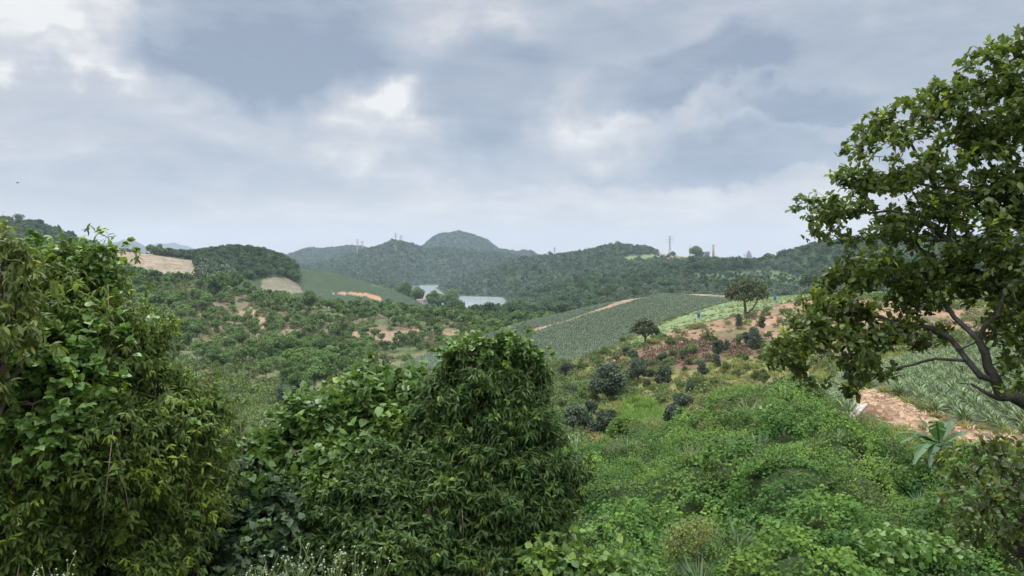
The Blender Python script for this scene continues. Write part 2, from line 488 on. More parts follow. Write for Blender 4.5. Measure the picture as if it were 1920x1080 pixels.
class Geo:
    """collects triangles and quads of one part"""
    def __init__(self):
        self.V, self.T, self.Q, self.n, self.A = [], [], [], 0, []

    def add(self, V, T=None, Q=None, a=0.5):
        V = np.asarray(V, float).reshape(-1, 3)
        self.V.append(V)
        self.A.append(np.full(len(V), a) if np.isscalar(a) else a)
        if T is not None and len(T):
            self.T.append(np.asarray(T) + self.n)
        if Q is not None and len(Q):
            self.Q.append(np.asarray(Q) + self.n)
        self.n += len(V)

    def box(self, c, s, R=None):
        s = np.asarray(s) / 2.0
        V = np.array([[i, j, k] for i in (-1, 1) for j in (-1, 1) for k in (-1, 1)], float) * s
        if R is not None:
            V = V @ np.asarray(R).T
        self.add(V + np.asarray(c), Q=[(0, 1, 3, 2), (4, 6, 7, 5), (0, 4, 5, 1), (2, 3, 7, 6), (0, 2, 6, 4), (1, 5, 7, 3)])

    def tube(self, P, R, sides=6, cap=True):
        P = np.asarray(P, float)
        n = len(P)
        R = np.broadcast_to(np.asarray(R, float), (n,))
        t = np.gradient(P, axis=0)
        t /= np.linalg.norm(t, axis=1)[:, None] + 1e-9
        ref = np.where(np.abs(t[:, 2:3]) > 0.9, np.array([[1.0, 0, 0]]), np.array([[0, 0, 1.0]]))
        a = np.cross(t, ref)
        a /= np.linalg.norm(a, axis=1)[:, None] + 1e-9
        for k in range(1, n):       # keep the frame from twisting
            v = a[k - 1] - t[k] * np.dot(a[k - 1], t[k])
            a[k] = v / (np.linalg.norm(v) + 1e-9)
        b = np.cross(t, a)
        th = np.arange(sides) / sides * 2 * math.pi
        V = (P[:, None] + R[:, None, None] * (np.cos(th)[None, :, None] * a[:, None] + np.sin(th)[None, :, None] * b[:, None])).reshape(-1, 3)
        Q = []
        for i in range(n - 1):
            for j in range(sides):
                Q.append((i * sides + j, i * sides + (j + 1) % sides, (i + 1) * sides + (j + 1) % sides, (i + 1) * sides + j))
        T = []
        if cap:
            T = [(0, j + 1, j) for j in range(1, sides - 1)] + [((n - 1) * sides, (n - 1) * sides + j, (n - 1) * sides + j + 1) for j in range(1, sides - 1)]
        self.add(V, T=T, Q=Q)

    def arrays(self):
        V = np.concatenate(self.V)
        T = np.concatenate(self.T) if self.T else np.zeros((0, 3), int)
        Q = np.concatenate(self.Q) if self.Q else None
        return V, T, Q, np.concatenate(self.A)

    def mesh(self, name, mat, smooth=False):
        V, T, Q, A = self.arrays()
        return mesh_np(name, V, T, mat, {'tint': A}, smooth, Q)

    def build(self, name, mat, parent=None, smooth=False):
        return link(name, self.mesh(name, mat, smooth), parent)


# leaf shapes: x across, y along, z up off the blade
def leaf_shape(kind):
    if kind == 'lance':      # long narrow leaf, folded and drooping
        rows = [(0.0, 0.0, 0.0), (0.3, 0.13, 0.03), (0.65, 0.14, -0.05), (1.0, 0.0, -0.25)]
    elif kind == 'oval':     # stiff rounded leaf
        rows = [(0.0, 0.0, 0.0), (0.3, 0.24, 0.02), (0.7, 0.29, 0.0), (1.0, 0.0, -0.06)]
    elif kind == 'strap':    # pineapple blade
        rows = [(0.0, 0.05, 0.0), (0.4, 0.045, 0.12), (0.75, 0.03, 0.12), (1.0, 0.0, 0.0)]
    elif kind == 'blade':
        rows = [(0.0, 0.02, 0.0), (0.5, 0.022, 0.05), (1.0, 0.0, -0.15)]
    elif kind == 'quad':
        V = np.array([(0, 0, 0), (-0.42, 0.5, 0.06), (0.42, 0.5, 0.06), (0, 1, -0.1)], float)
        return V, np.array([(0, 2, 1), (1, 2, 3)])
    elif kind == 'heart':    # broad lobed vine leaf
        V = np.array([(0, 0.0, 0), (-0.30, -0.10, 0.03), (-0.52, 0.25, 0.07), (-0.34, 0.62, 0.05), (0, 1.0, -0.10),
                      (0.34, 0.62, 0.05), (0.52, 0.25, 0.07), (0.30, -0.10, 0.03), (0, 0.45, 0.0)], float)
        T = [(8, 0, 1), (8, 1, 2), (8, 2, 3), (8, 3, 4), (8, 4, 5), (8, 5, 6), (8, 6, 7), (8, 7, 0)]
        return V, np.array(T)[:, ::-1]
    V, T = [], []
    prev = None
    for (y, w, z) in rows:
        if w == 0:
            cur = (len(V),)
            V.append((0, y, z))
        else:
            cur = (len(V), len(V) + 1, len(V) + 2)
            V += [(-w, y, z + w * 0.35), (0, y, z), (w, y, z + w * 0.35)]
        if prev is not None:
            if len(prev) == 1:
                T += [(prev[0], cur[1], cur[0]), (prev[0], cur[2], cur[1])]
            elif len(cur) == 1:
                T += [(prev[0], prev[1], cur[0]), (prev[1], prev[2], cur[0])]
            else:
                T += [(prev[0], prev[1], cur[1]), (prev[0], cur[1], cur[0]), (prev[1], prev[2], cur[2]), (prev[1], cur[2], cur[1])]
        prev = cur
    return np.array(V, float), np.array(T)


def unit(v):
    return v / (np.linalg.norm(v, axis=-1, keepdims=True) + 1e-9)


def leaves(kind, P, D, N, S, W=1.0, tint=None, young=None, rng=None):
    """a leaf at every P, pointing along D with its upper side towards N"""
    tV, tT = leaf_shape(kind)
    D = unit(D)
    R = unit(np.cross(D, N))
    N = np.cross(R, D)
    S = np.broadcast_to(S, (len(P),))
    W = np.broadcast_to(W, (len(P),))
    V = P[:, None] + S[:, None, None] * (tV[None, :, 1:2] * D[:, None] + (tV[None, :, 0:1] * W[:, None, None]) * R[:, None] + tV[None, :, 2:3] * N[:, None])
    n, k = len(P), len(tV)
    T = (tT[None] + (np.arange(n) * k)[:, None, None]).reshape(-1, 3)
    tint = rng.random(n) if tint is None else tint
    young = np.zeros(n) if young is None else young
    return V.reshape(-1, 3), T, {'tint': np.repeat(tint, k), 'young': np.repeat(young, k)}


def merge(parts):
    Vs, Ts, A, n = [], [], {}, 0
    for V, T, at_ in parts:
        Vs.append(V)
        Ts.append(T + n)
        n += len(V)
        for k, v in at_.items():
            A.setdefault(k, []).append(v)
    return np.concatenate(Vs), np.concatenate(Ts), {k: np.concatenate(v) for k, v in A.items()}


def rdir(rng, n):
    v = rng.normal(size=(n, 3))
    return unit(v)


# ------------------------------------------------------------------ materials
def new_mat(name):
    m = bpy.data.materials.new(name)
    m.use_nodes = True
    return m, NT(m.node_tree)


def leaf_mat(name, dark, light, young=(0.22, 0.26, 0.03), rough=0.5, transl=0.28, patch=0.0, patch_col=(0.2, 0.2, 0.08), pscale=0.02, vary=0.35, spec=0.35):
    m, T = new_mat(name)
    ti = T.n('ShaderNodeAttribute', attribute_name='tint').outputs['Fac']
    yo = T.n('ShaderNodeAttribute', attribute_name='young').outputs['Fac']
    oi = T.n('ShaderNodeObjectInfo').outputs['Random']
    pos = T.n('ShaderNodeNewGeometry').outputs['Position']
    col = T.mix(ti, dark, light)
    if patch > 0:
        pn = T.noise(pos, pscale, 3, 0.5)
        pf = T.n('ShaderNodeMapRange', clamp=True, i={'Value': pn, 'From Min': 0.45, 'From Max': 0.65, 'To Min': 0.0, 'To Max': patch}).outputs[0]
        col = T.mix(pf, col, patch_col)
    col = T.mix(yo, col, young)
    k = T.m('ADD', 1.0 - vary / 2, T.m('MULTIPLY', oi, vary))
    colv = T.vm('SCALE', col)
    T.nt.links.new(k, colv.node.inputs['Scale'])
    pb = T.n('ShaderNodeBsdfPrincipled', i={'Base Color': colv, 'Roughness': rough, 'Specular IOR Level': spec})
    tcol = T.mix(0.5, colv, T.vm('MULTIPLY', colv, (1.25, 1.3, 0.35)))
    tb = T.n('ShaderNodeBsdfTranslucent', i={'Color': tcol})
    mx = T.n('ShaderNodeMixShader', i={0: transl, 1: pb.outputs[0], 2: tb.outputs[0]})
    T.n('ShaderNodeOutputMaterial', i={'Surface': mx.outputs[0]})
    return m


def plain_mat(name, c, rough=0.8, c2=None, scale=3.0, bump=0.0, metallic=0.0, vec='Object', detail=5):
    m, T = new_mat(name)
    co = T.n('ShaderNodeTexCoord').outputs[vec]
    n = T.noise(co, scale, detail, 0.6)
    c2 = c2 or tuple(x * 0.6 for x in c)
    col = T.mix(T.n('ShaderNodeMapRange', clamp=True, i={'Value': n, 'From Min': 0.3, 'From Max': 0.7}).outputs[0], c2, c)
    pb = T.n('ShaderNodeBsdfPrincipled', i={'Base Color': col, 'Roughness': rough, 'Metallic': metallic})
    if bump:
        b = T.n('ShaderNodeBump', i={'Height': n, 'Strength': bump, 'Distance': 0.02})
        T.nt.links.new(b.outputs[0], pb.inputs['Normal'])
    T.n('ShaderNodeOutputMaterial', i={'Surface': pb.outputs[0]})
    return m


BARK = plain_mat('bark', (0.15, 0.12, 0.09), 0.9, (0.05, 0.042, 0.035), 14.0, 0.6)
BARK_PALE = plain_mat('bark_lichen', (0.10, 0.09, 0.08), 0.9, (0.022, 0.019, 0.016), 9.0, 0.7)
DEADWOOD = plain_mat('dead_twigs', (0.30, 0.23, 0.19), 0.9, (0.2, 0.15, 0.12), 4.0)

# ------------------------------------------------------------------ ground colours (what grows or lies there)
G_TAN = [(212, 468), (250, 472), (290, 478), (330, 484), (368, 490), (375, 522), (330, 520), (270, 512), (255, 500), (225, 488)]
G_TAN2 = [(488, 548), (492, 523), (522, 518), (552, 526), (570, 548), (540, 552)]
G_HILL = [(540, 490), (562, 497), (620, 505), (700, 530), (760, 548), (830, 580), (800, 600), (700, 590), (560, 590), (500, 560), (560, 545)]
G_ROAD = [(622, 551), (640, 547), (690, 550), (712, 556), (718, 563), (704, 563), (688, 556), (640, 552)]
G_SAND = [(708, 521), (722, 526), (765, 546), (768, 552), (745, 548), (712, 536)]
G_LAWN = [(684, 524), (712, 534), (716, 540), (700, 536)]
G_BARE = [[(655, 628), (668, 615), (690, 612), (712, 620), (740, 620), (785, 615), (792, 622), (760, 630), (740, 648), (722, 648), (690, 634), (662, 634)],
          [(516, 624), (540, 618), (575, 622), (585, 632), (560, 652), (535, 646), (522, 636)],
          [(440, 590), (470, 575), (500, 600), (520, 610), (500, 618), (460, 605)],
          [(826, 622), (850, 618), (865, 630), (840, 640)]]
G_SCRUB = [(262, 520), (380, 530), (520, 545), (560, 600), (640, 612), (900, 600), (860, 640), (500, 640), (300, 600)]
G_VALLEY = [(340, 686), (420, 715), (520, 735), (560, 752), (470, 760), (330, 700)]
G_STRAW = [(470, 770), (545, 790), (550, 800), (480, 782)]
G_PINE_L = [(440, 745), (560, 770), (560, 850), (430, 850)]
G_PINE = [(730, 700), (760, 680), (830, 653), (900, 632), (985, 603), (1100, 575), (1160, 562), (1240, 550), (1360, 553), (1395, 560), (1345, 572), (1290, 588), (1250, 600), (1200, 625), (1150, 652), (1080, 675), (1000, 700), (800, 715)]
G_PINE_B = [(955, 612), (1040, 588), (1100, 575), (1160, 560), (1180, 556), (1150, 572), (1060, 600), (1000, 616), (950, 622)]
G_TRACK = [(985, 620), (1000, 616), (1040, 607), (1062, 601), (1092, 590), (1130, 577), (1165, 562), (1190, 555), (1240, 550), (1236, 553), (1196, 562), (1140, 579), (1098, 591), (1066, 603), (1040, 609), (1000, 623)]
G_TRACK2 = [(1280, 549), (1330, 552), (1400, 558), (1400, 562), (1330, 557), (1280, 553)]
G_LIGHT = [(1140, 664), (1160, 652), (1230, 612), (1290, 590), (1345, 571), (1400, 560), (1470, 556), (1560, 548), (1560, 560), (1480, 566), (1440, 580), (1370, 596), (1300, 612), (1250, 626), (1190, 650)]
G_RED = [(1225, 640), (1250, 622), (1310, 606), (1400, 588), (1450, 572), (1520, 562), (1700, 565), (1960, 590), (1960, 640), (1700, 650), (1560, 690), (1470, 640), (1400, 640), (1330, 640), (1260, 650)]
G_MAROON = [(1185, 660), (1230, 645), (1300, 640), (1420, 620), (1480, 650), (1440, 668), (1360, 672), (1290, 700), (1210, 690)]
G_BUFF = [(1110, 668), (1160, 652), (1180, 660), (1150, 690), (1115, 685)]
G_LUSH = [(1160, 800), (1170, 765), (1195, 750), (1230, 765), (1255, 785), (1250, 815), (1200, 825), (1165, 820)]
G_LUSH2 = [(1340, 745), (1390, 735), (1430, 742), (1400, 770), (1340, 765)]
G_MOUND = [(1592, 742), (1612, 732), (1640, 730), (1688, 748), (1735, 776), (1770, 796), (1830, 806), (1880, 814), (1925, 820), (2250, 856), (2250, 900), (1920, 845), (1840, 848), (1770, 826), (1710, 808), (1650, 790), (1610, 776)]
G_PALEWOOD = [(1290, 512), (1440, 505), (1510, 518), (1510, 545), (1380, 540), (1300, 533)]
G_FIELD = [(1545, 730), (1575, 712), (1620, 700), (1700, 676), (1790, 660), (1960, 635), (2250, 610), (2250, 860), (1960, 822), (1890, 812), (1800, 793), (1745, 772), (1690, 744), (1640, 727), (1600, 730), (1590, 760), (1600, 790), (1560, 790), (1540, 760)]

SPEC = [  # polygon, nearest, farthest, colour
    (G_HILL, 470, 760, (0.055, 0.085, 0.045)),
    (G_TAN2, 400, 700, (0.17, 0.155, 0.11)),
    (G_TAN, 400, 700, (0.27, 0.21, 0.155)),
    (G_ROAD, 350, 760, (0.40, 0.22, 0.14)),
    (G_SAND, 600, 1200, (0.40, 0.33, 0.23)),
    (G_LAWN, 500, 1100, (0.13, 0.22, 0.09)),
    (G_SCRUB, 200, 430, (0.15, 0.125, 0.075)),
    (G_VALLEY, 100, 240, (0.085, 0.13, 0.045)),
    (G_PINE_L, 40, 130, (0.12, 0.15, 0.08)),
    (G_STRAW, 40, 130, (0.42, 0.30, 0.19)),
    (G_PINE, 175, 350, (0.10, 0.135, 0.09)),
    (G_PINE_B, 240, 350, (0.10, 0.135, 0.09)),
    (G_TRACK, 240, 350, (0.28, 0.185, 0.125)),
    (G_TRACK2, 250, 350, (0.34, 0.21, 0.145)),
    (G_LIGHT, 150, 330, (0.165, 0.215, 0.10)),
    (G_RED, 80, 300, (0.29, 0.18, 0.12)),
    (G_MAROON, 80, 200, (0.15, 0.09, 0.065)),
    (G_BUFF, 100, 200, (0.34, 0.23, 0.15)),
    (G_LUSH, 50, 90, (0.12, 0.23, 0.035)),
    (G_LUSH2, 50, 90, (0.11, 0.2, 0.035)),
    (G_MOUND, 24, 52, (0.40, 0.26, 0.165)),
    (G_FIELD, 28, 90, (0.10, 0.115, 0.06)),
] + [(p, 180, 420, (0.30, 0.195, 0.13)) for p in G_BARE] + [([(1228, 458), (1345, 458), (1350, 490), (1300, 492), (1262, 488), (1236, 486)], 1150, 1650, (0.19, 0.16, 0.10)), ([(1158, 483), (1225, 476), (1242, 486), (1180, 494)], 900, 1600, (0.15, 0.20, 0.08)), (G_PALEWOOD, 600, 950, (0.09, 0.13, 0.055))]


def pick(poly, lo, hi, u, py, y):
    return (y > lo) & (y < hi) & in_poly(u, py, poly)


def ground_colour(x, y, z):
    u, py = photo(x, y, z)
    k = np.clip(1400.0 / np.maximum(y, 1) / 10, 0.4, 6)
    u = u + (fbm(x / 4, y / 4, 3, 5) - 0.5) * 14 * np.clip(200 / np.maximum(y, 30), 0.3, 3)
    py = py + (fbm(x / 4, y / 4, 3, 6) - 0.5) * 5 * np.clip(200 / np.maximum(y, 30), 0.3, 3)
    c = np.empty((len(x), 3))
    c[:] = (0.06, 0.10, 0.03)
    c[y > 420] = (0.045, 0.07, 0.03)
    orch = (y > 44) & (y < 215) & (u > 1000)
    g = fbm(x / 9, y / 9, 4, 51)[:, None]
    c = np.where(orch[:, None], (0.11, 0.14, 0.045) * (1 - g) + g * np.array((0.20, 0.17, 0.085)), c)
    left = (y > 120) & (y < 420) & (u < 1000)
    g2 = np.clip(fbm(x / 12, y / 12, 4, 52) * 2 - 0.5, 0, 1)[:, None]
    c = np.where(left[:, None], (0.085, 0.13, 0.045) * (1 - g2) + g2 * np.array((0.165, 0.135, 0.08)), c)
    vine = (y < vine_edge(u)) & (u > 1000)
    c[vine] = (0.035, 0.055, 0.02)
    for poly, lo, hi, col in SPEC:
        c[pick(poly, lo, hi, u, py, y)] = col
    mnd = pick(G_MOUND, 24, 52, u, py, y)[:, None]
    g3 = np.clip(fbm(x / 0.7, y / 0.7, 4, 54) * 2.4 - 0.7, 0, 1)[:, None]
    c = np.where(mnd, (0.17, 0.105, 0.065) * (1 - g3) + g3 * np.array((0.40, 0.27, 0.175)), c)
    ed = np.zeros(len(x), bool)
    for poly, lo, hi, col in SPEC:
        if poly in G_BARE or poly is G_ROAD or poly is G_TRACK or poly is G_TRACK2 or poly is G_TAN or poly is G_TAN2:
            ed |= pick(poly, lo, hi, u, py, y)
    g5 = np.clip(fbm(x / 4, y / 4, 4, 56) * 3.2 - 0.75, 0, 1)[:, None]
    g6 = fbm(x / 1.5, y / 6, 3, 57)[:, None]
    c = np.where(ed[:, None], (0.15, 0.145, 0.08) * (1 - g5) + g5 * c * (0.75 + 0.5 * g6), c)
    red = (pick(G_RED, 80, 300, u, py, y) | pick(G_BUFF, 80, 300, u, py, y))[:, None]
    g4 = np.clip(fbm(x / 5, y / 5, 4, 55) * 3 - 1.0, 0, 1)[:, None]
    red = red | pick(G_MAROON, 80, 200, u, py, y)[:, None]
    c = np.where(red, (0.14, 0.12, 0.065) * (1 - g4) + g4 * c, c)
    return c


def build_ground():
    us = np.concatenate([np.arange(-900, 0, 14.0), np.arange(0, 1920, 1.9), np.arange(1920, 2901, 14.0)])
    a = 25.0
    rows = np.concatenate([np.exp(np.linspace(math.log(6), math.log(9400 + a), 900))]) - a
    X = (rows[:, None] + a) * (us[None, :] - CX) / F
    Yv = np.repeat(rows[:, None], len(us), 1)
    x, y = X.ravel(), Yv.ravel()
    z = land(x, y)
    col = ground_colour(x, y, z)
    R, Cn = X.shape
    i = (np.arange(R - 1)[:, None] * Cn + np.arange(Cn - 1)[None, :]).ravel()
    Q = np.stack([i, i + 1, i + Cn + 1, i + Cn], 1)
    m, T = new_mat('hillside_soil_and_grass')
    at_ = T.n('ShaderNodeAttribute', attribute_name='cover').outputs['Color']
    pos = T.n('ShaderNodeNewGeometry').outputs['Position']
    n1 = T.noise(pos, 0.9, 8, 0.65)
    n2 = T.noise(pos, 0.08, 6, 0.6)
    f1 = T.n('ShaderNodeMapRange', i={'Value': n1, 'From Min': 0.25, 'From Max': 0.75, 'To Min': 0.45, 'To Max': 1.5}).outputs[0]
    f2 = T.n('ShaderNodeMapRange', i={'Value': n2, 'From Min': 0.3, 'From Max': 0.7, 'To Min': 0.85, 'To Max': 1.15}).outputs[0]
    c = T.vm('SCALE', at_)
    T.nt.links.new(T.m('MULTIPLY', f1, f2), c.node.inputs['Scale'])
    b = T.n('ShaderNodeBump', i={'Height': n1, 'Strength': 0.5, 'Distance': 0.4})
    pb = T.n('ShaderNodeBsdfPrincipled', i={'Base Color': c, 'Roughness': 0.95, 'Specular IOR Level': 0.1, 'Normal': b.outputs[0]})
    T.n('ShaderNodeOutputMaterial', i={'Surface': pb.outputs[0]})
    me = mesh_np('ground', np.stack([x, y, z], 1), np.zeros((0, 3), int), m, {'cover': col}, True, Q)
    o = link('ground', me)
    tag(o, 'rolling farmed hills and valley floor of grass and clay', None, None, 'structure')


build_ground()


def build_water():
    m, T = new_mat('lake_water')
    pos = T.n('ShaderNodeNewGeometry').outputs['Position']
    sc = T.vm('MULTIPLY', pos, (0.05, 0.25, 1))
    n = T.noise(sc, 1.0, 4, 0.6)
    b = T.n('ShaderNodeBump', i={'Height': n, 'Strength': 0.12, 'Distance': 0.3})
    pb = T.n('ShaderNodeBsdfPrincipled', i={'Base Color': (0.42, 0.46, 0.48, 1), 'Roughness': 0.12, 'Specular IOR Level': 0.6, 'IOR': 1.33, 'Normal': b.outputs[0]})
    T.n('ShaderNodeOutputMaterial', i={'Surface': pb.outputs[0]})
    V = []
    for u, Y in ((735, 830), (990, 830), (960, 1050), (930, 1200), (870, 1400), (860, 1680), (735, 1680), (720, 1200)):
        V.append(((u - CX) / F * Y, Y, LAKE_Z))
    g = Geo()
    c = np.mean(V, axis=0)
    g.add([c] + V, T=[(0, i + 1, (i + 1) % len(V) + 1) for i in range(len(V))])
    tag(g.build('water', m), 'grey lake lying between the wooded hills', None, None, 'structure')


build_water()


def build_far_hills():
    """the blue limestone ranges beyond everything"""
    m, T = new_mat('distant_wooded_rock')
    pos = T.n('ShaderNodeNewGeometry').outputs['Position']
    n = T.noise(pos, 0.01, 6, 0.65)
    col = T.mix(n, (0.03, 0.045, 0.03), (0.09, 0.10, 0.08))
    pb = T.n('ShaderNodeBsdfPrincipled', i={'Base Color': col, 'Roughness': 0.95})
    T.n('ShaderNodeOutputMaterial', i={'Surface': pb.outputs[0]})
    prof = {
        'hills': (5200, [(60, 480), (100, 455), (135, 441), (150, 443), (165, 447), (185, 455), (200, 453), (212, 452), (225, 450), (236, 447), (247, 446), (256, 451), (268, 459), (280, 470), (330, 490)]),
        'mountain_range': (7600, [(240, 490), (270, 468), (285, 460), (300, 456), (312, 457), (325, 454), (335, 458), (352, 462), (372, 470), (430, 478), (520, 486), (640, 492)]),
    }
    for name, (Y0, pr) in prof.items():
        pr = np.array(pr, float)
        us = np.arange(pr[0, 0], pr[-1, 0] + 1, 2.0)
        crest = np.interp(us, pr[:, 0], pr[:, 1]) + (fbm(us / 9, us * 0 + 3, 3, 8) - 0.5) * 3
        K = 16
        V = []
        for k in range(K):
            t = k / (K - 1) * 2 - 1                 # front foot, crest, back foot
            Y = Y0 + t * 500
            x = (us - CX) / F * Y0
            top = (HY + 6 - crest) / F * Y0
            z = CZ - 60 + (top + 32) * (1 - abs(t) ** 1.3) + (fbm(x / 120, us * 0 + Y / 120, 4, 9) - 0.5) * 60 * (1 - abs(t)) * abs(t) * 3
            V.append(np.stack([x, us * 0 + Y, z], 1))
        V = np.concatenate(V)
        n_ = len(us)
        i = (np.arange(K - 1)[:, None] * n_ + np.arange(n_ - 1)[None]).ravel()
        me = mesh_np(name, V, np.zeros((0, 3), int), m, None, True, np.stack([i, i + 1, i + n_ + 1, i + n_], 1))
        tag(link(name, me), 'blue limestone ridges on the left horizon', None, None, 'structure')


build_far_hills()


def build_haze():
    g = Geo()
    xs = (-13500, 13500)
    ys = (-60, 9600)
    zs = (-70, 420)
    g.box(((xs[0] + xs[1]) / 2, (ys[0] + ys[1]) / 2, (zs[0] + zs[1]) / 2), (xs[1] - xs[0], ys[1] - ys[0], zs[1] - zs[0]))
    m, T = new_mat('haze')
    pv = T.n('ShaderNodeVolumePrincipled', i={'Color': (0.63, 0.75, 0.92, 1), 'Density': HAZE, 'Anisotropy': 0.0})
    T.n('ShaderNodeOutputMaterial', i={'Volume': pv.outputs[0]})
    o = g.build('haze', m)
    tag(o, 'thin bluish haze lying over the valley', None, None, 'stuff')


HAZE = 0.000105
build_haze()

# ------------------------------------------------------------------ plants
M_FOREST = leaf_mat('forest_leaves', (0.035, 0.068, 0.03), (0.11, 0.175, 0.075), patch=0.6, patch_col=(0.11, 0.165, 0.085), pscale=0.018, vary=1.0, transl=0.15, rough=0.8, spec=0.12)
M_GREY = leaf_mat('grey_green_leaves', (0.065, 0.10, 0.06), (0.16, 0.215, 0.13), vary=0.5, transl=0.2, rough=0.7)
M_PLANT = leaf_mat('plantation_leaves', (0.07, 0.125, 0.038), (0.18, 0.27, 0.09), vary=0.8, transl=0.25, rough=0.7, spec=0.15)
M_SHRUB = leaf_mat('shrub_leaves', (0.075, 0.115, 0.04), (0.17, 0.225, 0.08), vary=0.5, transl=0.25, rough=0.7, spec=0.15)
M_DARK = leaf_mat('dark_bush_leaves', (0.045, 0.07, 0.04), (0.09, 0.13, 0.07), vary=0.4, transl=0.15, rough=0.55)
M_BRIGHT = leaf_mat('bright_bush_leaves', (0.07, 0.13, 0.02), (0.15, 0.25, 0.04), vary=0.3, transl=0.3, rough=0.55)
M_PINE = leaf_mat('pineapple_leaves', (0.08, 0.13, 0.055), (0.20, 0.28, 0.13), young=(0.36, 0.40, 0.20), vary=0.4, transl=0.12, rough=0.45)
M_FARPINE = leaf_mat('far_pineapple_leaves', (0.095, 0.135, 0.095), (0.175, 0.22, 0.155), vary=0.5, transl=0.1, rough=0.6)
M_GRASS = leaf_mat('grass_blades', (0.12, 0.175, 0.035), (0.25, 0.30, 0.075), young=(0.33, 0.28, 0.13), vary=0.5, transl=0.3, rough=0.7, patch=0.8, patch_col=(0.26, 0.2, 0.1), pscale=0.12)
M_LUSH = leaf_mat('lush_grass_blades', (0.10, 0.19, 0.03), (0.20, 0.33, 0.06), young=(0.3, 0.33, 0.08), vary=0.4, transl=0.3, rough=0.6)
M_CROP = leaf_mat('young_crop_leaves', (0.12, 0.17, 0.07), (0.19, 0.25, 0.11), vary=0.4, transl=0.2, rough=0.6)
M_REED = leaf_mat('reed_blades', (0.12, 0.18, 0.09), (0.28, 0.36, 0.22), vary=0.4, transl=0.25, rough=0.5)
M_RUST = leaf_mat('dry_bracken', (0.115, 0.07, 0.05), (0.21, 0.135, 0.095), vary=0.5, transl=0.15, rough=0.8)


def lobe_points(rng, lobes, n, shell=0.3, top=0.25, inner=0.75):
    """points over the outside of a heap of ellipsoids (cx,cy,cz,rx,ry,rz), with outward directions"""
    L = np.array(lobes, float)
    area = (L[:, 3] * L[:, 4] + L[:, 3] * L[:, 5] + L[:, 4] * L[:, 5])
    pick_ = rng.choice(len(L), size=int(n * 1.5), p=area / area.sum())
    d = rdir(rng, len(pick_))
    d[:, 2] += top * rng.random(len(d))
    d = unit(d)
    rr = 1.0 - shell * rng.random(len(d)) ** 1.6
    P = L[pick_, :3] + d * L[pick_, 3:6] * rr[:, None]
    nrm = unit(d / L[pick_, 3:6])
    keep = np.ones(len(P), bool)
    for k in range(len(L)):
        q = (P - L[k, :3]) / L[k, 3:6]
        keep &= ~(((q ** 2).sum(1) < inner ** 2) & (pick_ != k))
    P, nrm = P[keep], nrm[keep]
    return P[:n], nrm[:n]


def limb_edges(g, rng, base, tips, r0, bend=0.15, sides=5):
    """limbs from a trunk point to each tip"""
    for t in tips:
        base_, t = np.asarray(base, float), np.asarray(t, float)
        L = np.linalg.norm(t - base_)
        m1 = base_ + (t - base_) * 0.4 + rng.normal(size=3) * L * bend * 0.5 + np.array([0, 0, L * 0.07])
        m2 = base_ + (t - base_) * 0.75 + rng.normal(size=3) * L * bend * 0.4
        g.tube([base_, m1, m2, t], [r0, r0 * 0.7, r0 * 0.45, r0 * 0.15], sides, cap=False)


def crown_tree(seed, h, r, n, leaf, kind='quad', nl=9, flat=0.6, trunk=0.35, tr=0.07, spread=1.0, holes=0.0, droop=0.3, top=0.5, levels=None, wid=1.0):
    """one tree: trunk geometry and leaf arrays. h height, r crown radius, n leaves, nl lobes, trunk = bare share of the height"""
    rng = np.random.default_rng(seed)
    lobes, tips = [], []
    ch = h * (1 - trunk)
    zc = h * trunk + ch * 0.5
    for k in range(nl):
        a = k * 2.399 + rng.random() * 0.6
        q = math.sqrt((k + 0.4) / nl) * spread
        zz = rng.uniform(-0.45, 0.5) * ch * (1 - 0.6 * q) if levels is None else (rng.choice(levels) - 0.5) * ch
        if k == 0:
            zz = ch * 0.3
        lr = r * rng.uniform(0.30, 0.46)
        c = (math.cos(a) * r * 0.68 * q, math.sin(a) * r * 0.68 * q, zc + zz)
        lobes.append(c + (lr, lr, lr * flat))
        tips.append(c)
    P, N = lobe_points(rng, lobes, n, shell=0.55, top=top, inner=0.6)
    if holes > 0:
        P_ = P
        keep = fbm(P_[:, 0] / (r * 0.25) + seed, P_[:, 2] / (r * 0.25) + P_[:, 1], 2, seed) > holes
        P, N = P[keep], N[keep]
    m = len(P)
    D = unit(N * 0.6 + rdir(rng, m) * 0.9 + np.array([0, 0, -droop]))
    Nn = unit(N + rdir(rng, m) * 0.7 + np.array([0, 0, 0.5]))
    V, T, A = leaves(kind, P, D, Nn, leaf * rng.uniform(0.7, 1.3, m), wid, rng=rng)
    g = Geo()
    lean = rng.normal(size=2) * h * 0.03
    top_ = np.array([lean[0], lean[1], h * (trunk + (1 - trunk) * 0.45)])
    g.tube([(0, 0, -0.3), (lean[0] * 0.3, lean[1] * 0.3, h * trunk * 0.6), top_ * np.array([1, 1, 0.8]), top_], [tr * 1.25, tr, tr * 0.7, tr * 0.3], 6)
    fork = np.array([lean[0] * 0.5, lean[1] * 0.5, h * trunk * 0.9])
    limb_edges(g, rng, fork, tips, tr * 0.55)
    return g, (V, T, A)


def joined_mesh(name, g, lv, mat, bark):
    """trunk and leaves in one mesh, for trees inside a mass"""
    V1, T1, Q1, A1 = g.arrays()
    V2, T2, A2 = lv
    if Q1 is not None:
        T1 = np.concatenate([T1, Q1[:, [0, 1, 2]], Q1[:, [0, 2, 3]]])
    V = np.concatenate([V1, V2])
    T = np.concatenate([T1, T2 + len(V1)])
    me = mesh_np(name, V, T, mat, {'tint': np.concatenate([A1, A2['tint']]), 'young': np.concatenate([A1 * 0, A2['young']])})
    me.materials.append(bark)
    mi = np.zeros(len(T), np.int32)
    mi[:len(T1)] = 1
    me.polygons.foreach_set('material_index', mi)
    return me


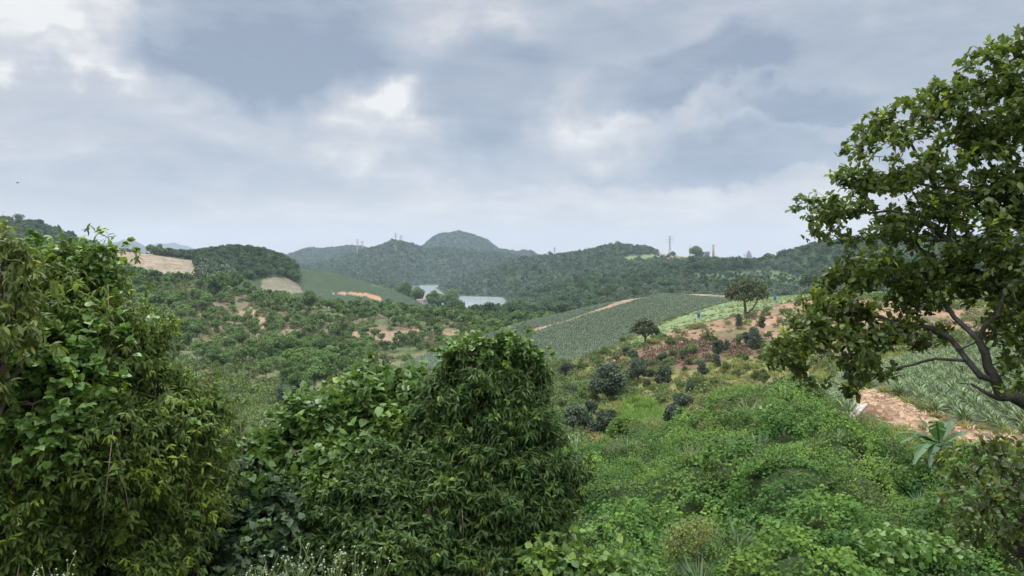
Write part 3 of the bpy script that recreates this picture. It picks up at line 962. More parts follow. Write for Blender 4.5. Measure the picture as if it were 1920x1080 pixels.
def mass(name, protos, P, rot, scl, label, cat, idx=None, kind='stuff', tilt=None):
    """one object that repeats a few plant meshes over many points"""
    coll = bpy.data.collections.new(name + '_sources')
    for k, me in enumerate(protos):
        o = bpy.data.objects.new('%s_source.%03d' % (name, k), me)
        coll.objects.link(o)
    n = len(P)
    me = bpy.data.meshes.new(name)
    me.vertices.add(n)
    me.vertices.foreach_set('co', np.ascontiguousarray(P, np.float32).ravel())
    idx = np.random.default_rng(1).integers(0, len(protos), n) if idx is None else idx
    r3 = np.zeros((n, 3), np.float32)
    r3[:, 2] = rot
    if tilt is not None:
        r3[:, :2] = tilt
    for nm, ty, fld, v in (('rot', 'FLOAT_VECTOR', 'vector', r3), ('scl', 'FLOAT', 'value', scl), ('idx', 'INT', 'value', idx)):
        a = me.attributes.new(nm, ty, 'POINT')
        a.data.foreach_set(fld, np.ascontiguousarray(v, np.float32 if ty != 'INT' else np.int32).ravel())
    me.update()
    o = link(name, me)
    ng = bpy.data.node_groups.new(name, 'GeometryNodeTree')
    ng.interface.new_socket('Geometry', in_out='INPUT', socket_type='NodeSocketGeometry')
    ng.interface.new_socket('Geometry', in_out='OUTPUT', socket_type='NodeSocketGeometry')
    N, L = ng.nodes, ng.links
    gi, go = N.new('NodeGroupInput'), N.new('NodeGroupOutput')
    iop = N.new('GeometryNodeInstanceOnPoints')
    ci = N.new('GeometryNodeCollectionInfo')
    ci.inputs['Collection'].default_value = coll
    ci.inputs['Separate Children'].default_value = True
    ci.inputs['Reset Children'].default_value = True
    iop.inputs['Pick Instance'].default_value = True

    def attr(nm, ty):
        a = N.new('GeometryNodeInputNamedAttribute')
        a.data_type = ty
        a.inputs['Name'].default_value = nm
        return a.outputs['Attribute']
    L.new(gi.outputs[0], iop.inputs['Points'])
    L.new(ci.outputs[0], iop.inputs['Instance'])
    L.new(attr('idx', 'INT'), iop.inputs['Instance Index'])
    L.new(attr('rot', 'FLOAT_VECTOR'), iop.inputs['Rotation'])
    L.new(attr('scl', 'FLOAT'), iop.inputs['Scale'])
    L.new(iop.outputs[0], go.inputs[0])
    md = o.modifiers.new('plants', 'NODES')
    md.node_group = ng
    return tag(o, label, cat, None, kind)


# --- sources for the far woods: three sizes of detail
def forest_protos(mat, seed, n, leaf, h=9.0, r=3.7, k=4):
    out = []
    for q in range(k):
        g, lv = crown_tree(seed + q, h * (0.85 + 0.1 * q), r * (0.9 + 0.07 * q), n, leaf, nl=8, flat=0.85, trunk=0.28, tr=0.16, top=0.9)
        out.append(joined_mesh('woodland_tree.%03d' % q, g, lv, mat, BARK))
    return out


PF_FAR = forest_protos(M_FOREST, 100, 130, 1.7, k=3)
PF_FAR.append(forest_protos(M_GREY, 105, 130, 1.7, k=1)[0])
PF_MID = forest_protos(M_FOREST, 110, 420, 1.0)
PF_GREY = forest_protos(M_GREY, 120, 420, 1.0, k=3)


def scatter(y0, y1, dens, seed, umin=-60, umax=1980):
    """even scatter per square metre over the part of the land in view"""
    rng = np.random.default_rng(seed)
    k0, k1 = (umin - CX) / F, (umax - CX) / F
    area = 0.5 * (k1 - k0) * (y1 * y1 - y0 * y0)
    n = int(area * dens)
    y = np.sqrt(rng.random(n) * (y1 * y1 - y0 * y0) + y0 * y0)
    x = (k0 + (k1 - k0) * rng.random(n)) * y
    z = land(x, y)
    return rng, x, y, z


OPEN_FAR = [(p, lo, hi) for p, lo, hi in ((G_HILL, 470, 760), (G_TAN2, 400, 700), (G_TAN, 400, 700), (G_ROAD, 350, 760), (G_SAND, 600, 1200), (G_LAWN, 500, 1100))]


def in_lake(x, y, z):
    return z < LAKE_Z + 1.0


def build_forest():
    tot = []
    for (y0, y1, sp, seed, protos, nm, lab, sc) in (
            (1650, 3900, 8.5, 1, PF_FAR, 'far_woodland', 'hazy blue-green woods over the farthest hills and dome', 1.1),
            (900, 1650, 6.6, 2, PF_FAR, 'woodland', 'dense woods over the hills round the lake', 0.85),
            (400, 900, 5.9, 3, PF_MID, 'near_woodland', 'dense green woods filling the valley this side of the lake', 0.88)):
        rng, x, y, z = scatter(y0, y1, 1.0 / sp ** 2, seed)
        u, py = photo(x, y, z)
        keep = ~in_lake(x, y, z)
        keep &= seen(x, y, z + 9, 8 if y1 > 900 else 4)
        uu = u + (fbm(x / 20, y / 20, 3, 5) - 0.5) * 10
        pp = py + (fbm(x / 20, y / 20, 3, 6) - 0.5) * 3
        for p, lo, hi in OPEN_FAR:
            keep &= ~pick(p, lo, hi, uu, pp, y)
        # open ground on the knoll with the pylon and the clearings
        keep &= ~pick([(1228, 462), (1345, 462), (1350, 488), (1300, 490), (1262, 486), (1236, 484)], 1150, 1650, u, py, y)
        keep &= ~pick([(1160, 483), (1225, 478), (1240, 486), (1180, 492)], 900, 1600, u, py, y)
        gap = fbm(x / 45, y / 45, 3, 77)
        keep &= (gap > 0.36) | (rng.random(len(x)) < 0.5)
        keep &= ~((u > 440) & (u < 800) & (y < 600) & ((py > 519) | (u > 545)))
        keep &= ~((u > 195) & (u < 372) & (y < 645))
        keep &= ~((u > 150) & (u < 292) & (y > 600) & (y < 860) & (rng.random(len(x)) < 0.8))
        # edge of the pineapple hill stays open
        keep &= ~((y < 430) & (u > 1000))
        keep_i = keep
        x, y, z, u = x[keep], y[keep], z[keep], u[keep]
        n = len(x)
        size = sc * (0.6 + 0.6 * fbm(x / 30, y / 30, 3, 78)) * rng.uniform(0.6, 1.3, n) * np.where(rng.random(n) < 0.03, 1.45, 1.0)
        # young trees on the left hill and the band behind the pineapples
        size *= np.where((y < 620) & (u > 960), 0.85, 1.0)
        size *= np.where((y > 560) & (y < 800) & (u < 575), 0.62, 1.0)
        size *= np.where(pick(G_PALEWOOD, 600, 950, u, py[keep_i], y), 0.55, 1.0)
        P = np.stack([x, y, z - 0.6 * size], 1)
        if nm == 'near_woodland':
            grey = fbm(x / 60, y / 60, 2, 80) > 0.56
            mass('grey_woodland', PF_GREY, P[grey], rng.random(n)[grey] * 6.28, size[grey], 'patches of paler grey-green trees among the valley woods', 'woodland')
            P, size = P[~grey], size[~grey]
            n = len(P)
        print('forest', nm, n)
        mass(nm, protos, P, rng.random(n) * 6.28, size, lab, 'woodland')


build_forest()


def ridge_wood():
    rng, x, y, z = scatter(545, 790, 1 / 3.3 ** 2, 9, 280, 600)
    u, py = photo(x, y, z)
    keep = in_poly(u, py, [(286, 478), (330, 474), (380, 468), (470, 462), (530, 474), (552, 500), (566, 522), (556, 530), (528, 519), (494, 521), (470, 532), (380, 530), (366, 500), (362, 488)]) & seen(x, y, z + 6, 3)
    x, y, z = x[keep], y[keep], z[keep]
    mass('ridge_woodland', PF_MID, np.stack([x, y, z - 0.3], 1), rng.random(len(x)) * 6.28, rng.uniform(0.42, 0.75, len(x)), 'dark wood capping the rounded ridge right of the tan field', 'woodland')


ridge_wood()


def copies(base_parts, root_name, label, cat, loc, rz, sc, group):
    r = thing(root_name, label, cat, loc, rz, group, sc)
    for nm, me in base_parts:
        o = bpy.data.objects.new(nm, me)
        scene.collection.objects.link(o)
        o.parent = r
    return r


def proto_parts(seed, mat, bark=BARK, **kw):
    g, (V, T, A) = crown_tree(seed, **kw)
    return [('trunk', g.mesh('trunk', bark)), ('crown', mesh_np('crown', V, T, mat, A))]


# plantation trees over the left hillside: thin stem, flat leafy layers
PLANT = [proto_parts(200 + k, M_PLANT, h=5.6 + 0.3 * k, r=2.5, n=1500, leaf=0.36, nl=11, flat=0.40, trunk=0.38, tr=0.07, holes=0.42, droop=0.25, top=0.8) for k in range(5)]
PLANT_FAR = [joined_mesh('young_plantation_tree.%03d' % k, *(lambda gl: (gl[0], gl[1]))(crown_tree(220 + k, h=5.4, r=2.4, n=420, leaf=0.75, nl=9, flat=0.5, trunk=0.33, tr=0.07, top=0.8)), M_PLANT, BARK) for k in range(4)]


def build_plantation():
    rng, x, y, z = scatter(118, 400, 1 / 4.3 ** 2, 5, -60, 1120)
    # loosely in lines
    u, py = photo(x, y, z)
    keep = seen(x, y, z + 5, 2)
    keep &= ~((u > 1000) & (y < 330)) & ~((u > 705) & (y < 330) & (py > 600) & in_poly(u, py, G_PINE))
    keep &= ~((u > 700) & (y < 262))
    keep &= ~((u > 800) & (y < 300))
    keep &= ~pick([(330, 684), (430, 700), (530, 722), (600, 745), (560, 800), (300, 800), (300, 690)], 50, 240, u, py, y)
    for p in G_BARE:
        keep &= ~(pick(p, 180, 420, u, py + 2, y) & (rng.random(len(x)) < 0.93))
    den = fbm(x / 22, y / 22, 3, 60)
    sc_zone = in_poly(u, py, [(262, 500), (420, 505), (520, 545), (620, 600), (900, 600), (880, 660), (640, 650), (480, 640), (300, 640)])
    keep &= np.where(sc_zone, (den > 0.52) | (rng.random(len(x)) < 0.25), (den > 0.40) | (rng.random(len(x)) < 0.5))
    keep &= ~pick(G_ROAD, 350, 760, u, py, y) & ~((y > 385) & (u > 545) & (u < 700))
    keep &= ~pick([(1040, 600), (740, 700), (1040, 700)], 0, 330, u, py, y)
    x, y, z, u = x[keep], y[keep], z[keep], u[keep]
    # pull stems towards planting lines across the slope
    n = len(x)
    size = (0.5 + 0.5 * fbm(x / 15, y / 15, 2, 61)) * rng.uniform(0.6, 1.3, n)
    order = np.argsort(y / size)
    vis = seen(x, y, z + 2.5, 0)
    order = np.array([k for k in order if vis[k] and 0 < u[k] < 1120 and not (u[k] < 320) and not (430 < u[k] < 1100 and photo(x[k], y[k], z[k])[1] > 740)])
    big = order[:280]
    for q, k in enumerate(big):
        uu_, pp_ = photo(x[k], y[k], z[k])
        where = 'at the valley edge' if y[k] < 190 else ('below the orange bare patches' if pp_ > 640 else ('level with the orange bare patches' if pp_ > 600 else 'near the crest'))
        side = 'behind the left tree' if uu_ < 400 else ('left of the centre' if uu_ < 620 else ('above the vine mound' if uu_ < 800 else 'above the tall central tree'))
        kind_ = 'small' if size[k] < 0.62 else ('tall' if size[k] > 0.95 else 'slender')
        copies(PLANT[q % 5], 'plantation_tree', kind_ + ' plantation tree ' + where + ', ' + side, 'tree', (x[k], y[k], z[k] - 0.1), rng.random() * 6.28, size[k], 'young trees of the plantation on the left hillside')
    rest = np.ones(n, bool)
    rest[big] = False
    print('plantation', n, len(big))
    mass('plantation', PLANT_FAR, np.stack([x, y, z - 0.1], 1)[rest], rng.random(rest.sum()) * 6.28, size[rest], 'the farther plantation and scrub over the left hillside', 'plantation')


build_plantation()


# tufts and low scrub over the open slopes
def tuft_mesh(name, seed, n, h, r, mat, w=1.0, lean=0.5, kind='blade', young=0.15):
    rng = np.random.default_rng(seed)
    a = rng.random(n) * 6.28
    rr = r * np.sqrt(rng.random(n)) * 0.35
    P = np.stack([np.cos(a) * rr, np.sin(a) * rr, rng.random(n) * 0.02], 1)
    D = np.stack([np.cos(a) * lean * rng.random(n), np.sin(a) * lean * rng.random(n), np.ones(n)], 1)
    N = np.stack([-np.cos(a), -np.sin(a), np.full(n, 0.5)], 1)
    V, T, A = leaves(kind, P, D, N, h * rng.uniform(0.5, 1.1, n), w, young=(rng.random(n) < young).astype(float), rng=rng)
    return mesh_np(name, V, T, mat, A)


def shrublet(name, seed, n, h, r, leaf, mat, kind='quad'):
    rng = np.random.default_rng(seed)
    P, N = lobe_points(rng, [(0, 0, h * 0.45, r, r, h * 0.5), (r * 0.5, 0, h * 0.3, r * 0.6, r * 0.6, h * 0.35), (-r * 0.3, r * 0.5, h * 0.35, r * 0.6, r * 0.5, h * 0.35)], n, 0.6, 0.6, 0.3)
    V, T, A = leaves(kind, P, unit(N * 0.6 + rdir(rng, len(P))), unit(N + rdir(rng, len(P)) * 0.6), leaf * rng.uniform(0.7, 1.3, len(P)), rng=rng)
    return mesh_np(name, V, T, mat, A)


def build_ground_cover():
    grass = [tuft_mesh('grass_tuft.%03d' % k, 300 + k, 46, 0.6, 0.9, M_GRASS, w=2.2, lean=1.3) for k in range(3)]
    rng, x, y, z = scatter(43, 215, 1.0, 31, 985, 2250)
    u, py = photo(x, y, z)
    bare = pick(G_LIGHT, 140, 330, u, py, y) | pick(G_RED, 80, 300, u, py, y) | pick(G_MAROON, 80, 200, u, py, y) | pick(G_BUFF, 80, 200, u, py, y) | pick(G_LUSH, 50, 90, u, py, y) | pick(G_LUSH2, 50, 90, u, py, y)
    field = pick(G_FIELD, 28, 95, u, py, y) | pick(G_MOUND, 24, 52, u, py, y) | pick(G_PINE, 175, 350, u, py, y)
    keep = seen(x, y, z + 0.6, 1) & ~field & (~bare | (rng.random(len(x)) < 0.10)) & (y > vine_edge(u) - 1)
    far = y > 120
    keep &= ~far | (rng.random(len(x)) < 0.6)
    mass('grass', grass, np.stack([x, y, z - 0.03], 1)[keep], rng.random(keep.sum()) * 6.28, rng.uniform(0.5, 1.3, keep.sum()), 'olive grass covering the open orchard slope', 'grass')
    print('grass', keep.sum())
    rng, x, y, z = scatter(20, 50, 3.2, 36, 1480, 2300)
    u, py = photo(x, y, z)
    keep = ~pick(G_FIELD, 28, 95, u, py, y) & ~(pick(G_MOUND, 24, 52, u, py, y) & (rng.random(len(x)) < 0.93)) & (y > vine_edge(u) - 1.5)
    mass('bank_grass', grass, np.stack([x, y, z - 0.03], 1)[keep], rng.random(keep.sum()) * 6.28, rng.uniform(0.4, 0.9, keep.sum()), 'weedy grass edging the clay bank above the vine slope', 'grass')
    # lush wet grass in the hollow
    lush = [tuft_mesh('lush_tuft.%03d' % k, 310 + k, 40, 0.9, 0.8, M_LUSH, w=2.0, lean=0.8) for k in range(3)]
    rng, x, y, z = scatter(50, 92, 5.0, 32, 1130, 1450)
    u, py = photo(x, y, z)
    uu, pp = u + (fbm(x, y, 2, 3) - 0.5) * 14, py + (fbm(x, y, 2, 4) - 0.5) * 10
    keep = (pick(G_LUSH, 50, 92, uu, pp, y) | pick(G_LUSH2, 50, 92, uu, pp, y)) & (fbm(x / 2.5, y / 2.5, 3, 5) > 0.36)
    mass('lush_grass', lush, np.stack([x, y, z], 1)[keep], rng.random(keep.sum()) * 6.28, rng.uniform(0.6, 1.2, keep.sum()), 'bright green wet grass in the hollow below the orchard', 'grass')
    # low scrub: greenish and rusty
    sg = [shrublet('scrub_bush.%03d' % k, 320 + k, 170, 0.9, 0.7, 0.2, M_SHRUB) for k in range(3)]
    sr = [shrublet('rust_bush.%03d' % k, 330 + k, 130, 0.6, 0.8, 0.2, M_RUST) for k in range(2)]
    rng, x, y, z = scatter(60, 215, 0.16, 33, 985, 1980)
    u, py = photo(x, y, z)
    keep = seen(x, y, z + 0.6, 1) & ~pick(G_FIELD, 28, 95, u, py, y) & ~pick(G_PINE, 175, 350, u, py, y) & ~pick(G_LIGHT, 140, 330, u, py, y) & (fbm(x / 12, y / 12, 3, 62) > 0.42) & (y > vine_edge(u) + 5)
    keep &= ~pick(G_LUSH, 50, 92, u, py, y)
    rd = pick(G_RED, 80, 300, u, py, y)
    keep &= ~rd | (rng.random(len(x)) < 0.4)
    mar = pick(G_MAROON, 80, 200, u, py, y)
    idx = np.where(mar | (rng.random(len(x)) < 0.15), rng.integers(3, 5, len(x)), rng.integers(0, 3, len(x)))
    mass('scrub', sg + sr, np.stack([x, y, z - 0.05], 1)[keep], rng.random(keep.sum()) * 6.28, (rng.uniform(0.5, 1.5, len(x)))[keep], 'low green and rusty scrub scattered over the right hillside', 'scrub', idx[keep])
    # scrub between the plantation trees
    rng, x, y, z = scatter(112, 400, 0.09, 34, 200, 1050)
    u, py = photo(x, y, z)
    keep = seen(x, y, z + 1, 1) & ~pick(G_PINE, 175, 350, u, py, y) & (fbm(x / 18, y / 18, 3, 63) > 0.40)
    for p in G_BARE:
        keep &= ~pick(p, 180, 420, u, py, y)
    idx = np.where(rng.random(len(x)) < 0.12, rng.integers(3, 5, len(x)), rng.integers(0, 3, len(x)))
    mass('hillside_scrub', sg + sr, np.stack([x, y, z - 0.05], 1)[keep], rng.random(keep.sum()) * 6.28, (rng.uniform(0.9, 2.4, len(x)))[keep], 'green and rusty scrub growing between the plantation trees on the left', 'scrub', idx[keep])
    print('scrub', keep.sum())
    # scrub and crops on the near ground at left (behind the near trees)
    rng, x, y, z = scatter(22, 115, 0.5, 35, -60, 1100)
    u, py = photo(x, y, z)
    keep = seen(x, y, z + 1, 1.5) & ~pick(G_STRAW, 40, 130, u, py, y) & (y > 22)
    rr = [tuft_mesh('reed_tuft.%03d' % k, 340 + k, 40, 1.0, 0.8, M_REED, w=2.2, lean=1.0) for k in range(2)]
    idx = np.where(rng.random(len(x)) < 0.22, rng.integers(0, 2, len(x)), rng.integers(2, 5, len(x)))
    mass('rough_grass', rr + sg, np.stack([x, y, z - 0.03], 1)[keep], rng.random(keep.sum()) * 6.28, (rng.uniform(0.6, 1.4, len(x)))[keep], 'rough silvery grass on the ground behind the near trees', 'grass', idx[keep])


build_ground_cover()


# --- pineapples
def pineapple_mesh(seed, n=30, r=0.62, mat=M_PINE, name='leaves', w=1.0):
    rng = np.random.default_rng(seed)
    k = np.arange(n)
    a = k * 2.399 + rng.normal(size=n) * 0.12
    el = np.interp(k / n, [0, 1], [0.25, 1.35]) + rng.normal(size=n) * 0.06
    D = np.stack([np.cos(a) * np.cos(el), np.sin(a) * np.cos(el), np.sin(el)], 1)
    N = np.stack([-np.cos(a) * np.sin(el), -np.sin(a) * np.sin(el), np.cos(el)], 1)
    P = D * 0.04 + np.array([0, 0, 0.05])
    # arching blades: the strap shape curves down towards its tip
    V, T, A = leaves('strap', P, D, N, r * rng.uniform(0.8, 1.15, n), w, young=(rng.random(n) < 0.2) * 0.8, rng=rng)
    return mesh_np(name, V, T, mat, A)


def build_pineapples():
    base = [pineapple_mesh(400 + k, 34, 0.68, w=1.15) for k in range(5)]
    rng = np.random.default_rng(41)
    d = unit(np.array([0.36, 0.93]))
    nrm = np.array([d[1], -d[0]])
    pts = []
    for i in range(-12, 125):
        for j in range(-24, 225):
            p = np.array([10.0, 26.0]) + nrm * i * 1.05 + d * j * 0.40 + rng.normal(size=2) * 0.06
            pts.append(p)
    p = np.array(pts)
    x, y = p[:, 0], p[:, 1]
    z = land(x, y)
    u, py = photo(x, y, z)
    edge = (fbm(x / 2, y / 2, 3, 71) - 0.5) * 10
    keep = pick(G_FIELD, 28, 95, u + edge, py + edge * 0.4, y) & ~pick(G_MOUND, 24, 52, u + edge, py + edge * 0.5, y) & (rng.random(len(x)) < 0.93)
    x, y, z, u, py = x[keep], y[keep], z[keep], u[keep], py[keep]
    o = np.argsort(y + np.where(u > 1935, 100, 0))
    size = rng.uniform(0.75, 1.2, len(x))
    print('pineapples', len(x))
    near = o[:290]
    for q, k in enumerate(near):
        r = link('pineapple_plant', base[q % 5])
        r.location = (x[k], y[k], z[k] - 0.02)
        r.rotation_euler = (rng.normal() * 0.08, rng.normal() * 0.08, rng.random() * 6.28)
        r.scale = (size[k],) * 3
        side = 'by the slanted board' if u[k] < 1650 else ('above the banana plant' if u[k] < 1800 else 'beside the right edge')
        row = 'on the lip of the clay bank' if y[k] < np.interp(u[k], [1600, 1700, 1800, 1930], [42, 40, 37, 34]) else 'a few rows up from the bank'
        tag(r, ('small ' if size[k] < 0.88 else ('large ' if size[k] > 1.08 else '')) + 'spiky grey-green pineapple plant ' + row + ', ' + side, 'pineapple plant', 'pineapple plants in rows on the near field')
    rest = o[290:]
    mass('pineapple_rows', base, np.stack([x, y, z - 0.02], 1)[rest], rng.random(len(rest)) * 6.28, size[rest], 'the farther rows of the pineapple field at right', 'pineapple field')
    # the pineapple hill
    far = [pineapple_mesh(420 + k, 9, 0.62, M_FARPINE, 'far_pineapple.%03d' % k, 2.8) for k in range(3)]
    pts = []
    d = unit(np.array([0.80, 0.60]))
    nrm = np.array([-d[1], d[0]])
    i, j = np.meshgrid(np.arange(-215, 240), np.arange(-230, 400))
    X = 0 + nrm[0] * i * 1.0 + d[0] * j * 0.62
    Yv = 230 + nrm[1] * i * 1.0 + d[1] * j * 0.62
    x = (X + rng.normal(size=X.shape) * 0.12).ravel()
    y = (Yv + rng.normal(size=X.shape) * 0.12).ravel()
    ok = (y > 170) & (y < 350)
    x, y = x[ok], y[ok]
    z = land(x, y)
    u, py = photo(x, y, z)
    keep = (pick(G_PINE, 175, 350, u, py, y) | pick(G_PINE_B, 240, 350, u, py, y)) & ~pick(G_TRACK, 240, 350, u, py, y) & ~pick(G_TRACK2, 240, 350, u, py, y) & seen(x, y, z + 0.7, 1.0)
    keep &= rng.random(len(x)) < 0.92
    x, y, z = x[keep], y[keep], z[keep]
    print('far pineapples', len(x))
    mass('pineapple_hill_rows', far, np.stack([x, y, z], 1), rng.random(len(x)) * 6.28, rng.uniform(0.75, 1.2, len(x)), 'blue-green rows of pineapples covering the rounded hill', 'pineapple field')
    # paler young crop beside it
    crop = [tuft_mesh('crop_tuft.%03d' % k, 430 + k, 14, 0.4, 0.7, M_CROP, w=3.5, lean=1.4) for k in range(2)]
    rng, x, y, z = scatter(145, 330, 0.7, 43, 1130, 1580)
    u, py = photo(x, y, z)
    keep = pick(G_LIGHT, 145, 330, u, py, y) & seen(x, y, z + 0.4, 1) & (fbm(x / 6, y / 6, 3, 8) > 0.4)
    mass('young_crop', crop, np.stack([x, y, z], 1)[keep], rng.random(keep.sum()) * 6.28, rng.uniform(0.6, 1.1, keep.sum()), 'pale green young crop on the slope beside the pineapple hill', 'crop')
    # far dark green field rows beyond the plantation
    rng = np.random.default_rng(44)
    i, j = np.meshgrid(np.arange(0, 95), np.arange(0, 160))
    x = (-205 + j * 1.5 + rng.normal(size=i.shape) * 0.2).ravel()
    y = (480 + i * 3.0 + 0.25 * x.reshape(i.shape) * 0 + rng.normal(size=i.shape) * 0.2).ravel()
    z = land(x, y)
    u, py = photo(x, y, z)
    keep = pick(G_HILL, 470, 760, u, py, y) & ~pick(G_ROAD, 350, 760, u, py, y) & ~pick(G_TAN2, 400, 700, u, py, y) & seen(x, y, z + 0.7, 1)
    mass('green_field', far, np.stack([x, y, z], 1)[keep], rng.random(keep.sum()) * 6.28, rng.uniform(0.9, 1.3, keep.sum()), 'dark green cultivated field on the rounded hill left of the lake', 'crop')


build_pineapples()

# ------------------------------------------------------------------ shrubs and trees that stand apart
def place_tree(parts, name, label, cat, u, Y, sc, group=None, py=None, ymin=None, rz=None, sink=0.1):
    if Y is None:
        p = hit(u, py, ymin or 44)
        if p is None:
            return None
    else:
        p = on_land(u, Y)
    if sc > 3:          # a height in photo pixels
        h0 = max(v.co.z for v in parts[1][1].vertices)
        sc = sc * p[1] / F / h0
        sc = (sc * 1.25, sc * 1.25, sc) if (name == 'round_tree' and p[1] > 1250) else sc
    r = copies(parts, name, label, cat, (p[0], p[1], p[2] - sink), (u * 1.7) % 6.28 if rz is None else rz, sc, group)
    return r


SHRUB = [proto_parts(500 + k, M_SHRUB, h=2.3, r=1.35, n=1300, leaf=0.22, nl=8, flat=0.8, trunk=0.12, tr=0.05, holes=0.30, top=0.6) for k in range(4)]
BUSHD = [proto_parts(510 + k, M_DARK, h=3.0, r=1.6, n=2600, leaf=0.26, nl=9, flat=0.9, trunk=0.10, tr=0.07, top=0.6, spread=0.8) for k in range(3)]
CONE = [proto_parts(520 + k, M_DARK, h=2.4, r=0.95, n=1400, leaf=0.2, nl=7, flat=1.5, trunk=0.06, tr=0.05, top=0.5, spread=0.6) for k in range(2)]
BROADD = [proto_parts(530 + k, M_DARK, h=5.6, r=3.1, n=6000, leaf=0.34, nl=14, flat=0.85, trunk=0.16, tr=0.13, top=0.6) for k in range(2)]
PALE = proto_parts(540, M_GREY, h=5.4, r=2.3, n=3200, leaf=0.32, nl=13, flat=0.42, trunk=0.4, tr=0.09, top=0.8, holes=0.3)
GOLD = proto_parts(541, M_BRIGHT, h=2.6, r=2.0, n=2600, leaf=0.3, nl=8, flat=0.8, trunk=0.08, tr=0.07, top=0.8)
ROUND = [proto_parts(550 + k, M_PLANT, h=8.0, r=3.6, n=5200, leaf=0.42, nl=14, flat=0.85, trunk=0.16, tr=0.16, top=0.7) for k in range(3)]


